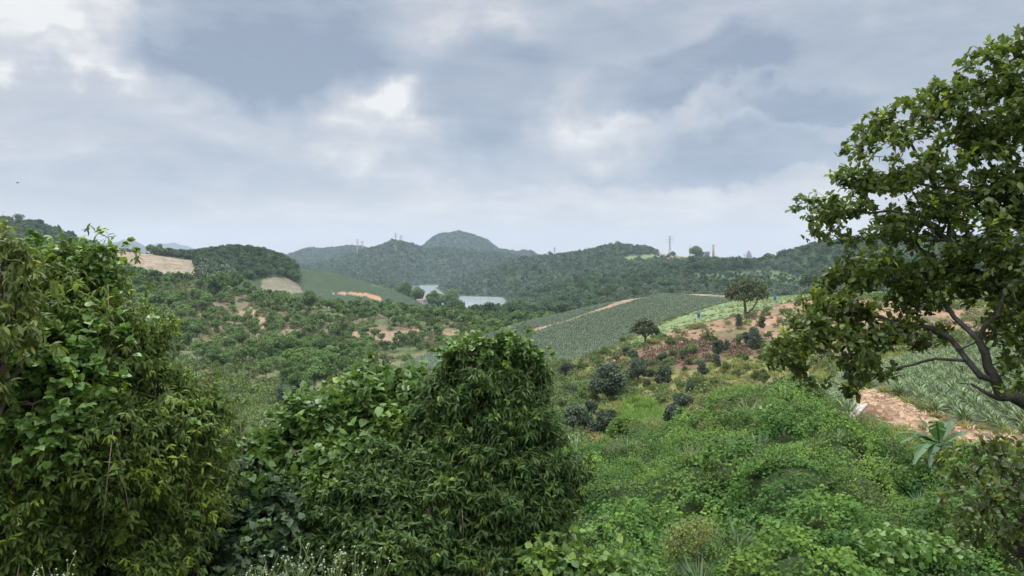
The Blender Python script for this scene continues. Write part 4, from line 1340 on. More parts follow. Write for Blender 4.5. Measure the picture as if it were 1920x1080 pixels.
def build_shrubs():
    # photo column, row of the foot, distance hint (None: where the view meets the land), kind, size, label
    L = [
        (1140, 752, None, BROADD[0], 75, 'dark_tree', 'broad blue-green dark tree with a low crown, largest in the orchard hollow', 'tree'),
        (1196, 716, None, BROADD[1], 45, 'dark_tree', 'smaller grey-green tree touching the right side of the dark broad orchard tree', 'tree'),
        (1241, 722, None, BUSHD[0], 38, 'bush', 'dark glossy round bush halfway up the orchard, above the bright grass patch', 'bush'),
        (1212, 728, None, BUSHD[1], 20, 'bush', 'little round dark bush just left of the glossy round bush in mid orchard', 'bush'),
        (1136, 822, None, BROADD[0], 60, 'dark_tree', 'dark spreading tree behind the yellow-green bush at the orchard foot', 'tree'),
        (1098, 815, None, BUSHD[2], 45, 'bush', 'dark bush between the pale tall tree and the spreading dark tree', 'bush'),
        (1168, 826, None, GOLD, 46, 'yellow_bush', 'bright yellow-green rounded bush at the foot of the orchard', 'bush'),
        (1076, 838, 58, PALE, 72, 'pale_tree', 'slender pale green tree standing right of the big vine-topped tree', 'tree'),
        (1277, 770, None, BUSHD[1], 36, 'bush', 'grey-green bush right of the bright grass patch', 'bush'),
        (1262, 815, None, BUSHD[2], 46, 'bush', 'dark leaning bush on the right edge of the bright grass patch', 'bush'),
        (1310, 735, None, SHRUB[0], 30, 'shrub', 'wide loose shrub above and right of the bright grass patch', 'shrub'),
        (1345, 688, None, CONE[0], 26, 'conical_bush', 'dark narrow conical bush in the middle of the red scrub', 'bush'),
        (1362, 660, None, CONE[1], 25, 'conical_bush', 'dark conical bush just uphill of the narrow one in the red scrub', 'bush'),
        (1385, 650, None, CONE[0], 18, 'conical_bush', 'small conical bush right of two others in the red scrub', 'bush'),
        (1415, 655, None, CONE[1], 45, 'conical_bush', 'tall dark conical bush below the lone umbrella-crowned tree', 'bush'),
        (1428, 615, None, CONE[0], 24, 'conical_bush', 'dark rounded bush on the red slope right of the lone tree trunk', 'bush'),
        (1386, 612, None, CONE[1], 26, 'conical_bush', 'grey-green bush left of the lone tree trunk on the red slope', 'bush'),
        (1300, 668, None, SHRUB[1], 22, 'shrub', 'loose green shrub in the maroon bracken', 'shrub'),
        (1262, 672, None, SHRUB[2], 20, 'shrub', 'loose shrub left of centre in the maroon bracken', 'shrub'),
        (1330, 645, None, SHRUB[3], 24, 'shrub', 'spreading shrub at the top of the maroon bracken', 'shrub'),
        (1388, 760, None, BUSHD[0], 24, 'bush', 'dark green bush at the crest of the vine-covered slope', 'bush'),
        (1425, 758, None, BUSHD[1], 18, 'bush', 'small dark bush right of another on the crest of the vine slope', 'bush'),
        (540, 772, 95, BROADD[1], 48, 'dark_tree', 'rounded grey-green dark tree beside the valley grass at left centre', 'tree'),
        (437, 742, None, CONE[0], 22, 'conical_bush', 'dark conical bush alone on the valley grass at left', 'bush'),
        (560, 735, 130, ROUND[1], 50, 'round_tree', 'small bright round tree behind the grey dark tree in the valley', 'tree'),
        (598, 712, 165, ROUND[0], 55, 'round_tree', 'light green rounded tree right of the plantation rows in the valley', 'tree'),
        (545, 705, 170, ROUND[2], 55, 'round_tree', 'light green leafy tree left of another above the valley grass', 'tree'),
        (603, 665, 205, ROUND[1], 45, 'round_tree', 'dark green round tree in front of the orange bare patches', 'tree'),
        (680, 700, 175, ROUND[2], 28, 'round_tree', 'small round green tree right of the leafless pinkish tree', 'tree'),
        (726, 690, 180, BUSHD[0], 22, 'bush', 'round bush at the left foot of the pineapple hill', 'bush'),
        (580, 562, 350, ROUND[0], 35, 'round_tree', 'upright dark tree alone against the green field above the plantation', 'tree'),
        (410, 562, 345, ROUND[1], 52, 'round_tree', 'large round grey-green tree among the scrub below the tan field', 'tree'),
        (440, 532, 400, ROUND[2], 38, 'round_tree', 'tall dark tree at the right corner of the tan field', 'tree'),
        (463, 538, 400, ROUND[0], 26, 'round_tree', 'pale small tree right of the dark tree by the tan field', 'tree'),
        (262, 505, 425, ROUND[0], 18, 'round_tree', 'small dark tree at the lower left edge of the tan field', 'tree'),
        (283, 478, 660, ROUND[1], 22, 'round_tree', 'rounded dark tree on the ridge above the tan field, left of a pair', 'tree'),
        (299, 480, 660, ROUND[2], 24, 'round_tree', 'rounded dark tree on the ridge above the tan field, right of a pair', 'tree'),
        (404, 474, 655, ROUND[0], 14, 'round_tree', 'small tree breaking the wooded skyline above the tan field', 'tree'),
        (1306, 488, 1290, ROUND[1], 28, 'round_tree', 'big dark tree clump on the skyline between the pylon and the chimney', 'tree'),
        (1262, 474, 1330, ROUND[2], 11, 'round_tree', 'small round tree on the knoll beside the large pylon', 'tree'),
        (1515, 560, 300, PALE, 42, 'pale_tree', 'thin grey-green tree at the far edge of the pale crop, left of the near branches', 'tree'),
        (1428, 572, 235, ROUND[0], 34, 'round_tree', 'faint olive tree right behind the lone umbrella-crowned tree', 'tree'),
        (880, 640, 0, None, 0, '', '', ''),
    ]
    for (u, py, Y, pr, sc, nm, lab, cat) in L:
        if pr is None:
            continue
        place_tree(pr, nm, lab, cat, u, Y, sc, None, py)
    # the island of trees in front of the lake
    for k, (u, py, s, lab) in enumerate(((760, 577, 40, 'dark tree at the left end of the clump before the lake'), (782, 578, 36, 'dark low tree second from the left before the lake'),
                                         (815, 580, 40, 'dark tree behind the white lakeside house'), (845, 583, 50, 'largest light-green tree at the right end of the clump before the lake'),
                                         (918, 590, 40, 'light green round tree at the near shore below the right arm of the lake'), (972, 592, 42, 'round tree at the valley mouth right of the lake'))):
        place_tree(ROUND[k % 3], 'lakeside_tree', lab, 'tree', u, 735 - 10 * k if k < 4 else 640, s, 'trees beside the lake')
    # many small shrubs dotted over the orchard
    rng = np.random.default_rng(61)
    n = 0
    pts = []
    while n < 115:
        u, py = rng.uniform(1050, 1560), rng.uniform(632, 800)
        if py > 812 - (u - 1080) * 0.16 or in_poly(np.array([u]), np.array([py]), G_LUSH)[0]:
            continue
        if in_poly(np.array([u]), np.array([py]), G_PINE)[0] or in_poly(np.array([u]), np.array([py]), G_LIGHT)[0]:
            continue
        p = hit(u, py, 46)
        if p is None or p[1] > 210 or p[1] < 47:
            continue
        if any((p[0] - q[0]) ** 2 + (p[1] - q[1]) ** 2 < 5 for q in pts):
            continue
        pts.append(p)
        k = rng.random()
        pr = SHRUB[rng.integers(0, 4)] if k < 0.8 else (CONE[rng.integers(0, 2)] if k < 0.82 else BUSHD[rng.integers(0, 3)])
        lab = {0: 'loose grey-green orchard shrub', 1: 'small dark conical orchard bush', 2: 'compact dark orchard bush'}[0 if k < 0.8 else (1 if k < 0.86 else 2)]
        lab += ', ' + ('at its foot by the bright grass' if py > 740 else ('below the maroon bracken' if py > 690 else ('among the maroon bracken' if u > 1180 else 'beside the pineapple hill'))) + (' toward the near branches' if u > 1400 else (' toward the central tree' if u < 1150 else ''))
        copies(pr, 'orchard_shrub', lab, 'shrub', (p[0], p[1], p[2] - 0.08), rng.random() * 6.28, rng.uniform(10, 23) * p[1] / F / 2.3, 'orchard shrubs dotted over the right hillside')
        n += 1


build_shrubs()


def skeleton_tree(rng, seeds, attract, step=0.14, wig=0.12, k=1.0):
    """join every leaf point to the nearest wood already grown; seeds are limb polylines with radii"""
    pos, par = [], []
    fixed_r = []
    for P, R in seeds:
        P = np.asarray(P, float)
        d = np.r_[0, np.cumsum(np.linalg.norm(np.diff(P, axis=0), axis=1))]
        m = max(2, int(d[-1] / step) + 1)
        s = np.linspace(0, d[-1], m)
        Q = np.stack([np.interp(s, d, P[:, k]) for k in range(3)], 1)
        Rr = np.interp(s, d, np.broadcast_to(R, (len(P),)) if np.ndim(R) == 0 else R)
        Q[1:-1] += (np.random.default_rng(int(abs(P[0, 0]) * 1000)).normal(size=(m - 2, 3))) * step * 0.10
        start = len(pos)
        if pos:
            A = np.array(pos)
            j = int(np.argmin(((A - Q[0]) ** 2).sum(1)))
        else:
            j = -1
        for q in range(m):
            pos.append(Q[q])
            par.append(j if q == 0 else start + q - 1)
            fixed_r.append(Rr[q])
    A = np.array(pos)
    dist = np.array([np.min(((A - a) ** 2).sum(1)) for a in attract])
    order = np.argsort(dist)
    tips = []
    cap = len(pos) + len(attract) * 12
    buf = np.zeros((cap, 3))
    buf[:len(pos)] = A
    n = len(pos)
    for o in order:
        a = attract[o]
        d2 = ((buf[:n] - a) ** 2).sum(1)
        j = int(np.argmin(d2))
        L = math.sqrt(d2[j])
        m = max(1, int(L / step))
        b = buf[j].copy()
        mid = rng.normal(size=3) * L * wig
        for kk in range(1, m + 1):
            t = kk / m
            q = b + (a - b) * t + mid * 4 * t * (1 - t)
            if n >= cap:
                break
            buf[n] = q
            par.append(j if kk == 1 else n - 1)
            fixed_r.append(0.0)
            n += 1
        tips.append(n - 1)
    pos = buf[:n]
    par = np.array(par)
    w = np.zeros(n)
    for t in tips:
        w[t] += 1
    for q in range(n - 1, 0, -1):
        if par[q] >= 0:
            w[par[q]] += w[q]
    r = k * 0.0032 * np.maximum(w, 1) ** 0.47
    r = np.maximum(r, np.array(fixed_r))
    return pos, par, r, np.array(tips)


def edges_mesh(g, pos, par, r, sides=5):
    k = np.nonzero(par >= 0)[0]
    A, B = pos[par[k]], pos[k]
    ra, rb = np.minimum(r[par[k]], r[k] * 1.35), r[k]
    t = unit(B - A)
    ref = np.where(np.abs(t[:, 2:3]) > 0.9, np.array([[1.0, 0, 0]]), np.array([[0, 0, 1.0]]))
    a = unit(np.cross(t, ref))
    b = np.cross(t, a)
    th = np.arange(sides) / sides * 2 * math.pi
    ring = np.cos(th)[None, :, None] * a[:, None] + np.sin(th)[None, :, None] * b[:, None]
    V = np.concatenate([A[:, None] + ra[:, None, None] * ring - t[:, None] * ra[:, None, None] * 0.3, B[:, None] + rb[:, None, None] * ring + t[:, None] * rb[:, None, None] * 0.3], 1)
    m = len(k)
    base = (np.arange(m) * 2 * sides)[:, None]
    j = np.arange(sides)
    Q = np.stack([j, (j + 1) % sides, (j + 1) % sides + sides, j + sides], 1)
    Q = (Q[None] + base[:, :, None]).reshape(-1, 4)
    g.add(V.reshape(-1, 3), Q=Q)


def rosettes(rng, kind, tips, dirs, nper, size, w=1.0, spread=0.9, droop=0.0, stem=0.1, youngp=0.05, oldp=0.0, clump=None, up=0.8):
    """sprigs: a few leaves round the end of every twig"""
    m = len(tips)
    k = rng.integers(max(2, nper - 2), nper + 3, m)
    I = np.repeat(np.arange(m), k)
    n = len(I)
    D0 = unit(dirs + rng.normal(size=(m, 3)) * 0.25)
    D = unit(D0[I] * 0.55 + rdir(rng, n) * spread + np.array([0, 0, -droop]))
    P = tips[I] - D0[I] * (rng.random(n) * stem)[:, None]
    N = unit(np.array([0, 0, up]) + rdir(rng, n) * 0.65 + D0[I] * 0.3)
    yg = (rng.random(m) < youngp)[I] * rng.uniform(0.5, 1.0, n)
    if clump is not None:
        yg = np.maximum(yg, clump[I] * rng.uniform(0.4, 1.0, n))
    tint = np.clip(rng.random(m)[I] * 0.6 + rng.random(n) * 0.4, 0, 1)
    return leaves(kind, P, D, N, size * rng.uniform(0.65, 1.2, n), w, tint=tint, young=yg, rng=rng)


def px_lobes(L, depth=0.9):
    """lobes given by photo column, row, distance, half width, half height in photo pixels"""
    out = []
    for u, py, Y, ru, rp in L:
        c = at(u, py, Y)
        out.append((c[0], c[1], c[2], ru * Y / F, 0.5 * (ru + rp) * depth * Y / F, rp * Y / F))
    return out


def inside_lobes(rng, lobes, n, surf=0.5):
    L = np.array(lobes)
    vol = L[:, 3] * L[:, 4] * L[:, 5]
    k = rng.choice(len(L), n, p=vol ** 0.8 / (vol ** 0.8).sum())
    d = rdir(rng, n)
    rr = rng.random(n) ** (1 / (3 + 4 * surf))
    return L[k, :3] + d * L[k, 3:6] * rr[:, None], d


# ------------------------------------------------------------------ the spreading tree at right
M_RLEAF = leaf_mat('glossy_oval_leaves', (0.058, 0.09, 0.02), (0.155, 0.21, 0.048), young=(0.32, 0.40, 0.05), rough=0.4, transl=0.38, spec=0.5)
M_OLD = leaf_mat('orange_old_leaves', (0.45, 0.16, 0.04), (0.5, 0.25, 0.06), rough=0.5)


def px_line(L):
    return np.array([at(*q) for q in L])


def build_right_tree():
    rng = np.random.default_rng(71)
    lobes = px_lobes([
        (1530, 385, 7, 45, 32), (1580, 350, 7, 60, 42), (1650, 300, 7, 80, 60), (1645, 235, 7, 36, 26), (1720, 215, 7, 62, 42), (1780, 190, 7, 60, 45),
        (1850, 130, 7, 52, 55), (1900, 85, 7.1, 40, 35), (1850, 215, 7, 70, 60), (1940, 150, 7, 60, 90), (1700, 370, 7.2, 90, 60), (1600, 420, 7, 80, 40),
        (1790, 320, 7.2, 100, 80), (1890, 300, 7.0, 60, 80), (1870, 420, 6.8, 90, 80), (1620, 490, 7, 65, 40), (1700, 480, 7.2, 90, 55), (1590, 540, 7, 60, 40),
        (1545, 590, 7, 65, 42), (1500, 625, 6.9, 55, 38), (1465, 655, 6.8, 30, 28), (1570, 645, 6.9, 80, 40), (1660, 560, 7.2, 90, 45), (1640, 620, 7.1, 70, 35),
        (1470, 675, 6.8, 40, 24), (1540, 695, 6.8, 60, 28), (1620, 690, 6.9, 55, 24), (1570, 720, 6.9, 50, 14), (1760, 520, 7.2, 80, 55), (1850, 510, 6.8, 70, 55), (1950, 420, 6.8, 60, 120), (1910, 610, 6.5, 40, 70),
        (1720, 625, 7.3, 60, 22), (1905, 520, 6.5, 60, 60), (1900, 700, 6.3, 26, 50),
        (2040, 200, 7, 110, 90), (2150, 300, 7, 110, 90), (2050, 400, 7.2, 110, 100), (2190, 450, 7, 110, 90), (2080, 80, 7, 80, 60), (2140, 580, 7, 100, 60), (2030, 520, 7.6, 70, 70)], 1.5)
    attract, _ = inside_lobes(rng, lobes, 7200, 0.5)
    # holes of sky between the sprays
    hole = fbm(attract[:, 0] / 0.24 + 5, attract[:, 2] / 0.17 + attract[:, 1] * 0.5, 2, 72)
    low = attract[:, 2] < CZ - 0.62
    attract = attract[(hole > 0.41) | (low & (hole > 0.36))]
    x0 = 2060
    seeds = [
        (px_line([(x0, 1250, 6.9), (2050, 1000, 6.9), (2030, 850, 6.9), (2010, 790, 6.9)]), [0.26, 0.23, 0.20, 0.17]),
        # lower limb that sweeps in from the right edge
        (px_line([(2010, 790, 6.9), (1960, 765, 6.8), (1915, 752, 6.7), (1875, 738, 6.6), (1860, 705, 6.6), (1850, 680, 6.6), (1846, 655, 6.6), (1835, 637, 6.6)]), [0.11, 0.085, 0.075, 0.062, 0.055, 0.048, 0.042, 0.038]),
        (px_line([(1835, 637, 6.6), (1815, 618, 6.7), (1790, 600, 6.8), (1768, 560, 6.9), (1750, 520, 7.0)]), [0.032, 0.03, 0.026, 0.02, 0.012]),
        (px_line([(1835, 637, 6.6), (1858, 610, 6.5), (1880, 580, 6.4), (1895, 520, 6.5)]), [0.028, 0.026, 0.022, 0.012]),
        (px_line([(1860, 712, 6.6), (1835, 695, 6.6), (1810, 672, 6.7), (1790, 645, 6.8), (1768, 622, 6.9), (1735, 612, 7.0), (1700, 617, 7.0), (1660, 628, 7.0), (1620, 645, 7.0), (1590, 665, 6.9)]), [0.04, 0.036, 0.03, 0.028, 0.025, 0.023, 0.02, 0.016, 0.012, 0.008]),
        (px_line([(1812, 676, 6.7), (1780, 676, 6.7), (1752, 668, 6.7), (1725, 677, 6.8), (1690, 690, 6.8), (1650, 702, 6.9), (1620, 718, 6.9), (1580, 722, 6.9), (1550, 712, 6.9)]), [0.02, 0.019, 0.017, 0.016, 0.014, 0.011, 0.008, 0.005, 0.003]),
        (px_line([(1650, 702, 6.9), (1620, 722, 7.0), (1590, 733, 7.0), (1568, 745, 7.0)]), [0.007, 0.006, 0.004, 0.003]),
        (px_line([(1872, 748, 6.6), (1850, 742, 6.6), (1835, 725, 6.6), (1815, 717, 6.6), (1795, 718, 6.6)]), [0.026, 0.024, 0.02, 0.014, 0.005]),
        (px_line([(1800, 655, 6.7), (1822, 646, 6.7), (1835, 640, 6.65)]), [0.01, 0.009, 0.008]),
        # the trunk climbs beyond the edge and sends long limbs back in
        (px_line([(2010, 790, 6.9), (2000, 700, 6.9), (1995, 620, 6.9), (1975, 580, 6.9)]), [0.15, 0.13, 0.11, 0.09]),
        (px_line([(1975, 580, 6.9), (1930, 585, 6.9), (1890, 560, 6.9), (1850, 528, 6.9), (1815, 500, 6.95), (1790, 470, 7.0), (1775, 447, 7.0), (1755, 430, 7.0), (1720, 412, 7.0), (1680, 395, 7.0), (1620, 400, 7.0), (1560, 410, 7.0)]), [0.075, 0.06, 0.05, 0.045, 0.04, 0.036, 0.03, 0.024, 0.018, 0.014, 0.010, 0.005]),
        (px_line([(1778, 450, 7.0), (1776, 420, 7.0), (1768, 380, 7.0), (1745, 330, 7.0), (1720, 280, 7.0), (1690, 240, 7.0)]), [0.025, 0.022, 0.018, 0.014, 0.01, 0.005]),
        (px_line([(1778, 450, 7.0), (1740, 452, 7.0), (1700, 448, 7.1), (1650, 440, 7.1), (1600, 445, 7.0)]), [0.022, 0.018, 0.014, 0.01, 0.005]),
        (px_line([(1975, 580, 6.9), (1980, 480, 6.9), (1975, 380, 6.9), (1960, 280, 6.9), (1925, 200, 6.9), (1905, 140, 7.0)]), [0.09, 0.075, 0.06, 0.045, 0.025, 0.01]),
        (px_line([(1980, 470, 6.9), (2030, 430, 7.0), (2090, 380, 7.0), (2150, 320, 7.0)]), [0.05, 0.04, 0.03, 0.015]),
        (px_line([(1995, 640, 6.9), (2050, 580, 7.0), (2110, 540, 7.0), (2170, 500, 7.0)]), [0.05, 0.04, 0.03, 0.015]),
        (px_line([(1975, 400, 6.9), (1930, 390, 6.9), (1880, 372, 6.9), (1830, 358, 6.95), (1780, 350, 7.0), (1700, 345, 7.0), (1640, 330, 7.0)]), [0.035, 0.028, 0.024, 0.02, 0.016, 0.01, 0.005]),
        (px_line([(1960, 280, 6.9), (1920, 245, 6.9), (1880, 228, 6.95), (1830, 222, 7.0), (1780, 215, 7.0)]), [0.03, 0.024, 0.018, 0.012, 0.005]),
        (px_line([(1700, 617, 7.0), (1660, 600, 7.0), (1610, 590, 7.0), (1560, 590, 7.0), (1510, 610, 6.9)]), [0.014, 0.012, 0.010, 0.007, 0.004]),
        (px_line([(1815, 500, 6.95), (1770, 500, 7.1), (1720, 520, 7.2), (1670, 530, 7.1), (1610, 530, 7.0)]), [0.02, 0.016, 0.012, 0.01, 0.005]),
    ]
    seeds = [seeds[0]] + [(p_, [q_ * 0.8 for q_ in r_]) for p_, r_ in seeds[1:]]
    pos, par, r, tips = skeleton_tree(rng, seeds, attract, step=0.13, k=0.42)
    base = on_land(x0, 6.9)
    root = thing('spreading_tree', 'near tree reaching in from the right edge with bare dark limbs and glossy oval leaves', 'tree', base)
    off = np.array([base[0], base[1], base[2]])
    g = Geo()
    edges_mesh(g, pos - off, par, r, 6)
    g.build('branches', BARK_PALE, root, True)
    tp = pos[tips]
    dr = unit(tp - pos[par[tips]] + 1e-6)
    # leaves also along the last twigs
    par2 = par[tips]
    extra = pos[par2][rng.random(len(par2)) < 0.35]
    T_ = np.concatenate([tp, extra])
    D_ = np.concatenate([dr, unit(rdir(rng, len(extra)) + np.array([0, 0, 0.6]))])
    D_ = unit(D_ + np.array([0, 0, 0.45]))
    V, T, A = rosettes(rng, 'oval', T_ - off, D_, 6, 0.074, 0.95, 1.0, 0.1, 0.12, 0.06, up=0.8)
    link('crown', mesh_np('crown', V, T, M_RLEAF, A), root)
    pick_ = rng.choice(len(tp), 12)
    V, T, A = rosettes(rng, 'oval', tp[pick_] - off, dr[pick_], 1, 0.06, 1.0, 1.0, 0.6, 0.05, 0)
    k = len(V) // 1
    link('faded_leaves', mesh_np('faded_leaves', V, T, M_OLD, A), root)


build_right_tree()

# ------------------------------------------------------------------ the near trees and vines at left and centre
M_LITCHI = leaf_mat('drooping_olive_leaves', (0.058, 0.095, 0.022), (0.17, 0.235, 0.052), young=(0.30, 0.40, 0.05), rough=0.55, transl=0.28, spec=0.22)
M_CENTRE = leaf_mat('drooping_green_leaves', (0.05, 0.095, 0.028), (0.14, 0.23, 0.06), young=(0.20, 0.30, 0.05), rough=0.5, transl=0.28, spec=0.25)
M_YELLOW = leaf_mat('yellowing_leaves', (0.09, 0.125, 0.03), (0.20, 0.25, 0.06), young=(0.36, 0.36, 0.06), rough=0.5, transl=0.3)
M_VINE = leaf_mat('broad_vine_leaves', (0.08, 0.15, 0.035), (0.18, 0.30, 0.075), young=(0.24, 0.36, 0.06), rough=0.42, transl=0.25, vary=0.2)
M_VINE_DARK = leaf_mat('shaded_vine_leaves', (0.05, 0.09, 0.04), (0.10, 0.165, 0.075), young=(0.17, 0.28, 0.06), rough=0.42, transl=0.22, vary=0.2)  # darker copy of the vine leaves, shade put into the colour
M_BANK = leaf_mat('slope_vine_leaves', (0.03, 0.082, 0.018), (0.11, 0.215, 0.04), young=(0.20, 0.31, 0.05), rough=0.65, transl=0.25, patch=0.4, patch_col=(0.15, 0.21, 0.04), pscale=0.3, vary=0.2, spec=0.15)
M_TWIG = plain_mat('dark_twigs', (0.10, 0.08, 0.06), 0.9, (0.05, 0.04, 0.03), 8.0)


def leafy_mass(name, label, cat, lobes, seed, kind, mat, n, per, size, foot, w=1.0, droop=0.3, trunk_r=0.11, youngp=0.06, clumpscale=0.5, clumpcut=0.66, shell=0.45, spread=0.9, up=0.8, tips_n=26, stem=0.12, group=None, top=0.35, extra_trunk=None, inner=0.7, gap=0.30, bulge=0.5, limb=0.55, strands=0, mixin=0.0):
    """a near tree: limbs inside, sprigs of leaves in clumps over its outside and some within"""
    rng = np.random.default_rng(seed)
    Lb = px_lobes(lobes)
    base = on_land(*foot)
    root = thing(name, label, cat, base, 0, group)
    P, N = lobe_points(rng, Lb, n, shell=shell, top=top, inner=inner)
    # uneven outside: sprigs gather in clumps, with hollows between
    q = fbm(P[:, 0] / 0.42 + seed, P[:, 2] / 0.34 + P[:, 1] * 0.9, 3, seed)
    P = P + N * ((q - 0.42) * 0.5)[:, None]
    P = P + N * (rng.random(len(P)) ** 6 * 0.34)[:, None]      # shoots that stick out
    q2 = fbm(P[:, 0] / 1.0 + seed * 2, P[:, 2] / 0.8 + P[:, 1] * 0.6, 2, seed + 9)
    P = P + N * ((q2 - 0.45) * bulge)[:, None]
    keep = (q > gap) | (rng.random(len(P)) < 0.15)
    P, N = P[keep], N[keep]
    yz = fbm(P[:, 0] / clumpscale + 9, P[:, 2] / clumpscale + P[:, 1], 2, seed + 5)
    clump = np.clip((yz - clumpcut) * 8, 0, 1) * (N[:, 2] > -0.2)
    V, T, A = rosettes(rng, kind, P - base, unit(N + np.array([0, 0, 0.15])), per, size, w, spread, droop, stem, youngp, clump=clump, up=up)
    link('crown', mesh_np('crown', V, T, mat, A), root)
    if mixin:
        k = rng.random(len(P)) < mixin * (0.3 + 1.6 * (fbm(P[:, 0] / 0.6, P[:, 2] / 0.6, 2, seed + 3) > 0.5))
        V, T, A = rosettes(rng, 'heart', P[k] + N[k] * 0.05 - base, N[k], 3, 0.085, 1.0, 0.8, 0.1, 0.12, 0.1, up=1.3)
        link('vine_leaves', mesh_np('vine_leaves', V, T, M_VINE, A), root)
    if strands:
        g = Geo()
        for j in rng.choice(len(P), strands, replace=False):
            a = P[j] + N[j] * 0.04
            L = rng.uniform(0.4, 1.5)
            dx = rng.normal(size=3) * 0.12
            g.tube([a - base, a + dx * 0.5 + np.array([0, 0, -L * 0.5]) - base, a + dx + np.array([0, 0, -L]) - base], [0.006, 0.005, 0.003], 4)
        g.build('hanging_stems', DEADWOOD, root)
    g = Geo()
    La = np.array(Lb)
    c = La[:, :3].mean(0)
    fork = base + (c - base) * 0.45
    fork[2] = base[2] + (c[2] - base[2]) * 0.55
    seeds = [(np.array([base - np.array([0, 0, 0.4]), (base + fork) / 2 + rng.normal(size=3) * 0.08, fork]), [trunk_r * 1.2, trunk_r, trunk_r * 0.8])]
    for l in La:
        seeds.append((np.array([fork, fork + (l[:3] - fork) * 0.5 + rng.normal(size=3) * 0.12, l[:3]]), [trunk_r * limb, trunk_r * limb * 0.6, trunk_r * 0.12]))
    for e in (extra_trunk or []):
        seeds.append(e)
    at_, _ = inside_lobes(rng, [tuple(l) for l in La], 260, 0.4)
    pos, par, r, tips = skeleton_tree(rng, seeds, at_, step=0.2)
    edges_mesh(g, pos - base, par, r, 5)
    g.build('trunk', M_TWIG, root, True)
    return root


leafy_mass('litchi_tree', 'large dense tree at left with drooping olive leaves and yellow-green shoots', 'tree',
           [(150, 535, 10.2, 80, 58), (190, 568, 10, 46, 48), (240, 635, 10, 56, 56), (100, 600, 9.6, 95, 80), (205, 690, 9.7, 110, 80), (292, 708, 10, 50, 46),
            (370, 765, 10, 58, 42), (300, 800, 9.7, 90, 62), (180, 800, 9.2, 130, 85), (60, 740, 9.2, 100, 90), (245, 890, 9.3, 85, 55), (95, 890, 8.8, 125, 70),
            (20, 950, 8.7, 60, 60), (370, 850, 10.2, 42, 40), (330, 950, 9.9, 60, 60), (280, 1060, 9.4, 60, 40), (150, 980, 10.4, 90, 50), (60, 1060, 10.0, 90, 50), (200, 1090, 9.6, 120, 40), (60, 990, 9.0, 110, 60), (190, 1010, 9.6, 90, 70), (110, 1070, 9.0, 80, 40), (270, 960, 10.0, 60, 60)],
           81, 'lance', M_LITCHI, 12500, 8, 0.108, (30, 10.6), w=0.92, droop=0.55, limb=0.3, gap=0.33, bulge=0.5, strands=30, mixin=0.06, trunk_r=0.13, clumpcut=0.60, top=0.3,
           extra_trunk=[(px_line([(10, 1180, 9.0), (35, 1070, 9.0), (62, 1000, 9.1), (90, 950, 9.3), (120, 900, 9.6)]), [0.12, 0.10, 0.085, 0.06, 0.04]),
                        (px_line([(5, 1180, 8.9), (2, 1050, 8.9), (4, 980, 8.9)]), [0.10, 0.09, 0.07])])
leafy_mass('litchi_tree', 'dark lower tree between the big left tree and the vine mound, half in shade', 'tree',
           [(385, 880, 11, 55, 50), (350, 960, 10.6, 60, 50), (420, 830, 11.4, 35, 30), (300, 1010, 10.4, 50, 60)],
           82, 'lance', M_LITCHI, 1700, 8, 0.11, (360, 11), w=0.8, limb=0.35, droop=0.5, trunk_r=0.08, clumpcut=0.75)
leafy_mass('yellowing_tree', 'pale yellow-green tree with hanging leaves cut by the left edge', 'tree',
           [(5, 465, 8, 28, 30), (25, 520, 8, 38, 38), (-10, 580, 8, 50, 50), (12, 640, 8, 32, 30), (45, 480, 8, 20, 18), (-30, 700, 8, 40, 60)],
           83, 'lance', M_YELLOW, 620, 8, 0.12, (-70, 8), w=1.0, droop=0.75, trunk_r=0.06, gap=0.4)
leafy_mass('vine_covered_tree', 'tall dark green tree in the centre with drooping leaves, rising above the vines', 'tree',
           [(880, 690, 13, 46, 34), (915, 682, 13, 56, 38), (950, 680, 13, 50, 38), (988, 708, 13, 40, 42), (930, 720, 13, 90, 50), (925, 700, 13, 80, 50), (846, 712, 13, 40, 42), (842, 775, 12.9, 50, 46), (1008, 740, 13, 36, 48), (1000, 810, 12.9, 52, 46), (930, 662, 13, 36, 20), (875, 745, 13, 70, 62), (980, 765, 13, 66, 70), (905, 845, 12.7, 95, 72),
            (1010, 860, 12.8, 65, 60), (1068, 902, 12.8, 38, 34), (960, 950, 12.5, 105, 72), (830, 935, 12.3, 80, 72), (1020, 965, 12.6, 45, 35), (890, 1045, 12.2, 120, 60), (1000, 1040, 12.3, 50, 40)],
           84, 'lance', M_CENTRE, 8600, 10, 0.155, (880, 13.3), w=0.72, droop=0.5, gap=0.40, bulge=0.35, limb=0.4, strands=46, mixin=0.09, trunk_r=0.12, clumpcut=0.66, spread=0.95,
           extra_trunk=[(px_line([(795, 1060, 11.6), (800, 1010, 11.6), (806, 970, 11.6), (803, 955, 11.6)]), [0.08, 0.07, 0.06, 0.05])])
leafy_mass('leafy_bush', 'dense green bush between the vine mound and the tall central tree', 'bush',
           [(745, 880, 12.5, 85, 58), (690, 945, 12, 95, 65), (620, 1040, 11.8, 95, 60), (760, 1030, 11.8, 100, 62), (570, 960, 12.1, 60, 50), (800, 830, 12.8, 42, 40)],
           85, 'lance', M_CENTRE, 4600, 10, 0.135, (690, 12.3), w=0.95, droop=0.4, gap=0.34, bulge=0.5, strands=20, mixin=0.15, trunk_r=0.07, clumpcut=0.62)

V_COMMON = dict(kind='heart', w=1.0, droop=0.1, per=4, spread=0.8, stem=0.1, clumpcut=0.68, clumpscale=0.4, inner=0.75)


def vine(name, label, lobes, seed, mat, n, size, foot, **kw):
    d = dict(V_COMMON)
    d.update(kw)
    leafy_mass(name, label, 'vine', lobes, seed, d.pop('kind'), mat, n, d.pop('per'), size, foot, trunk_r=0.02, shell=d.pop('shell', 0.25), up=1.3, **d)


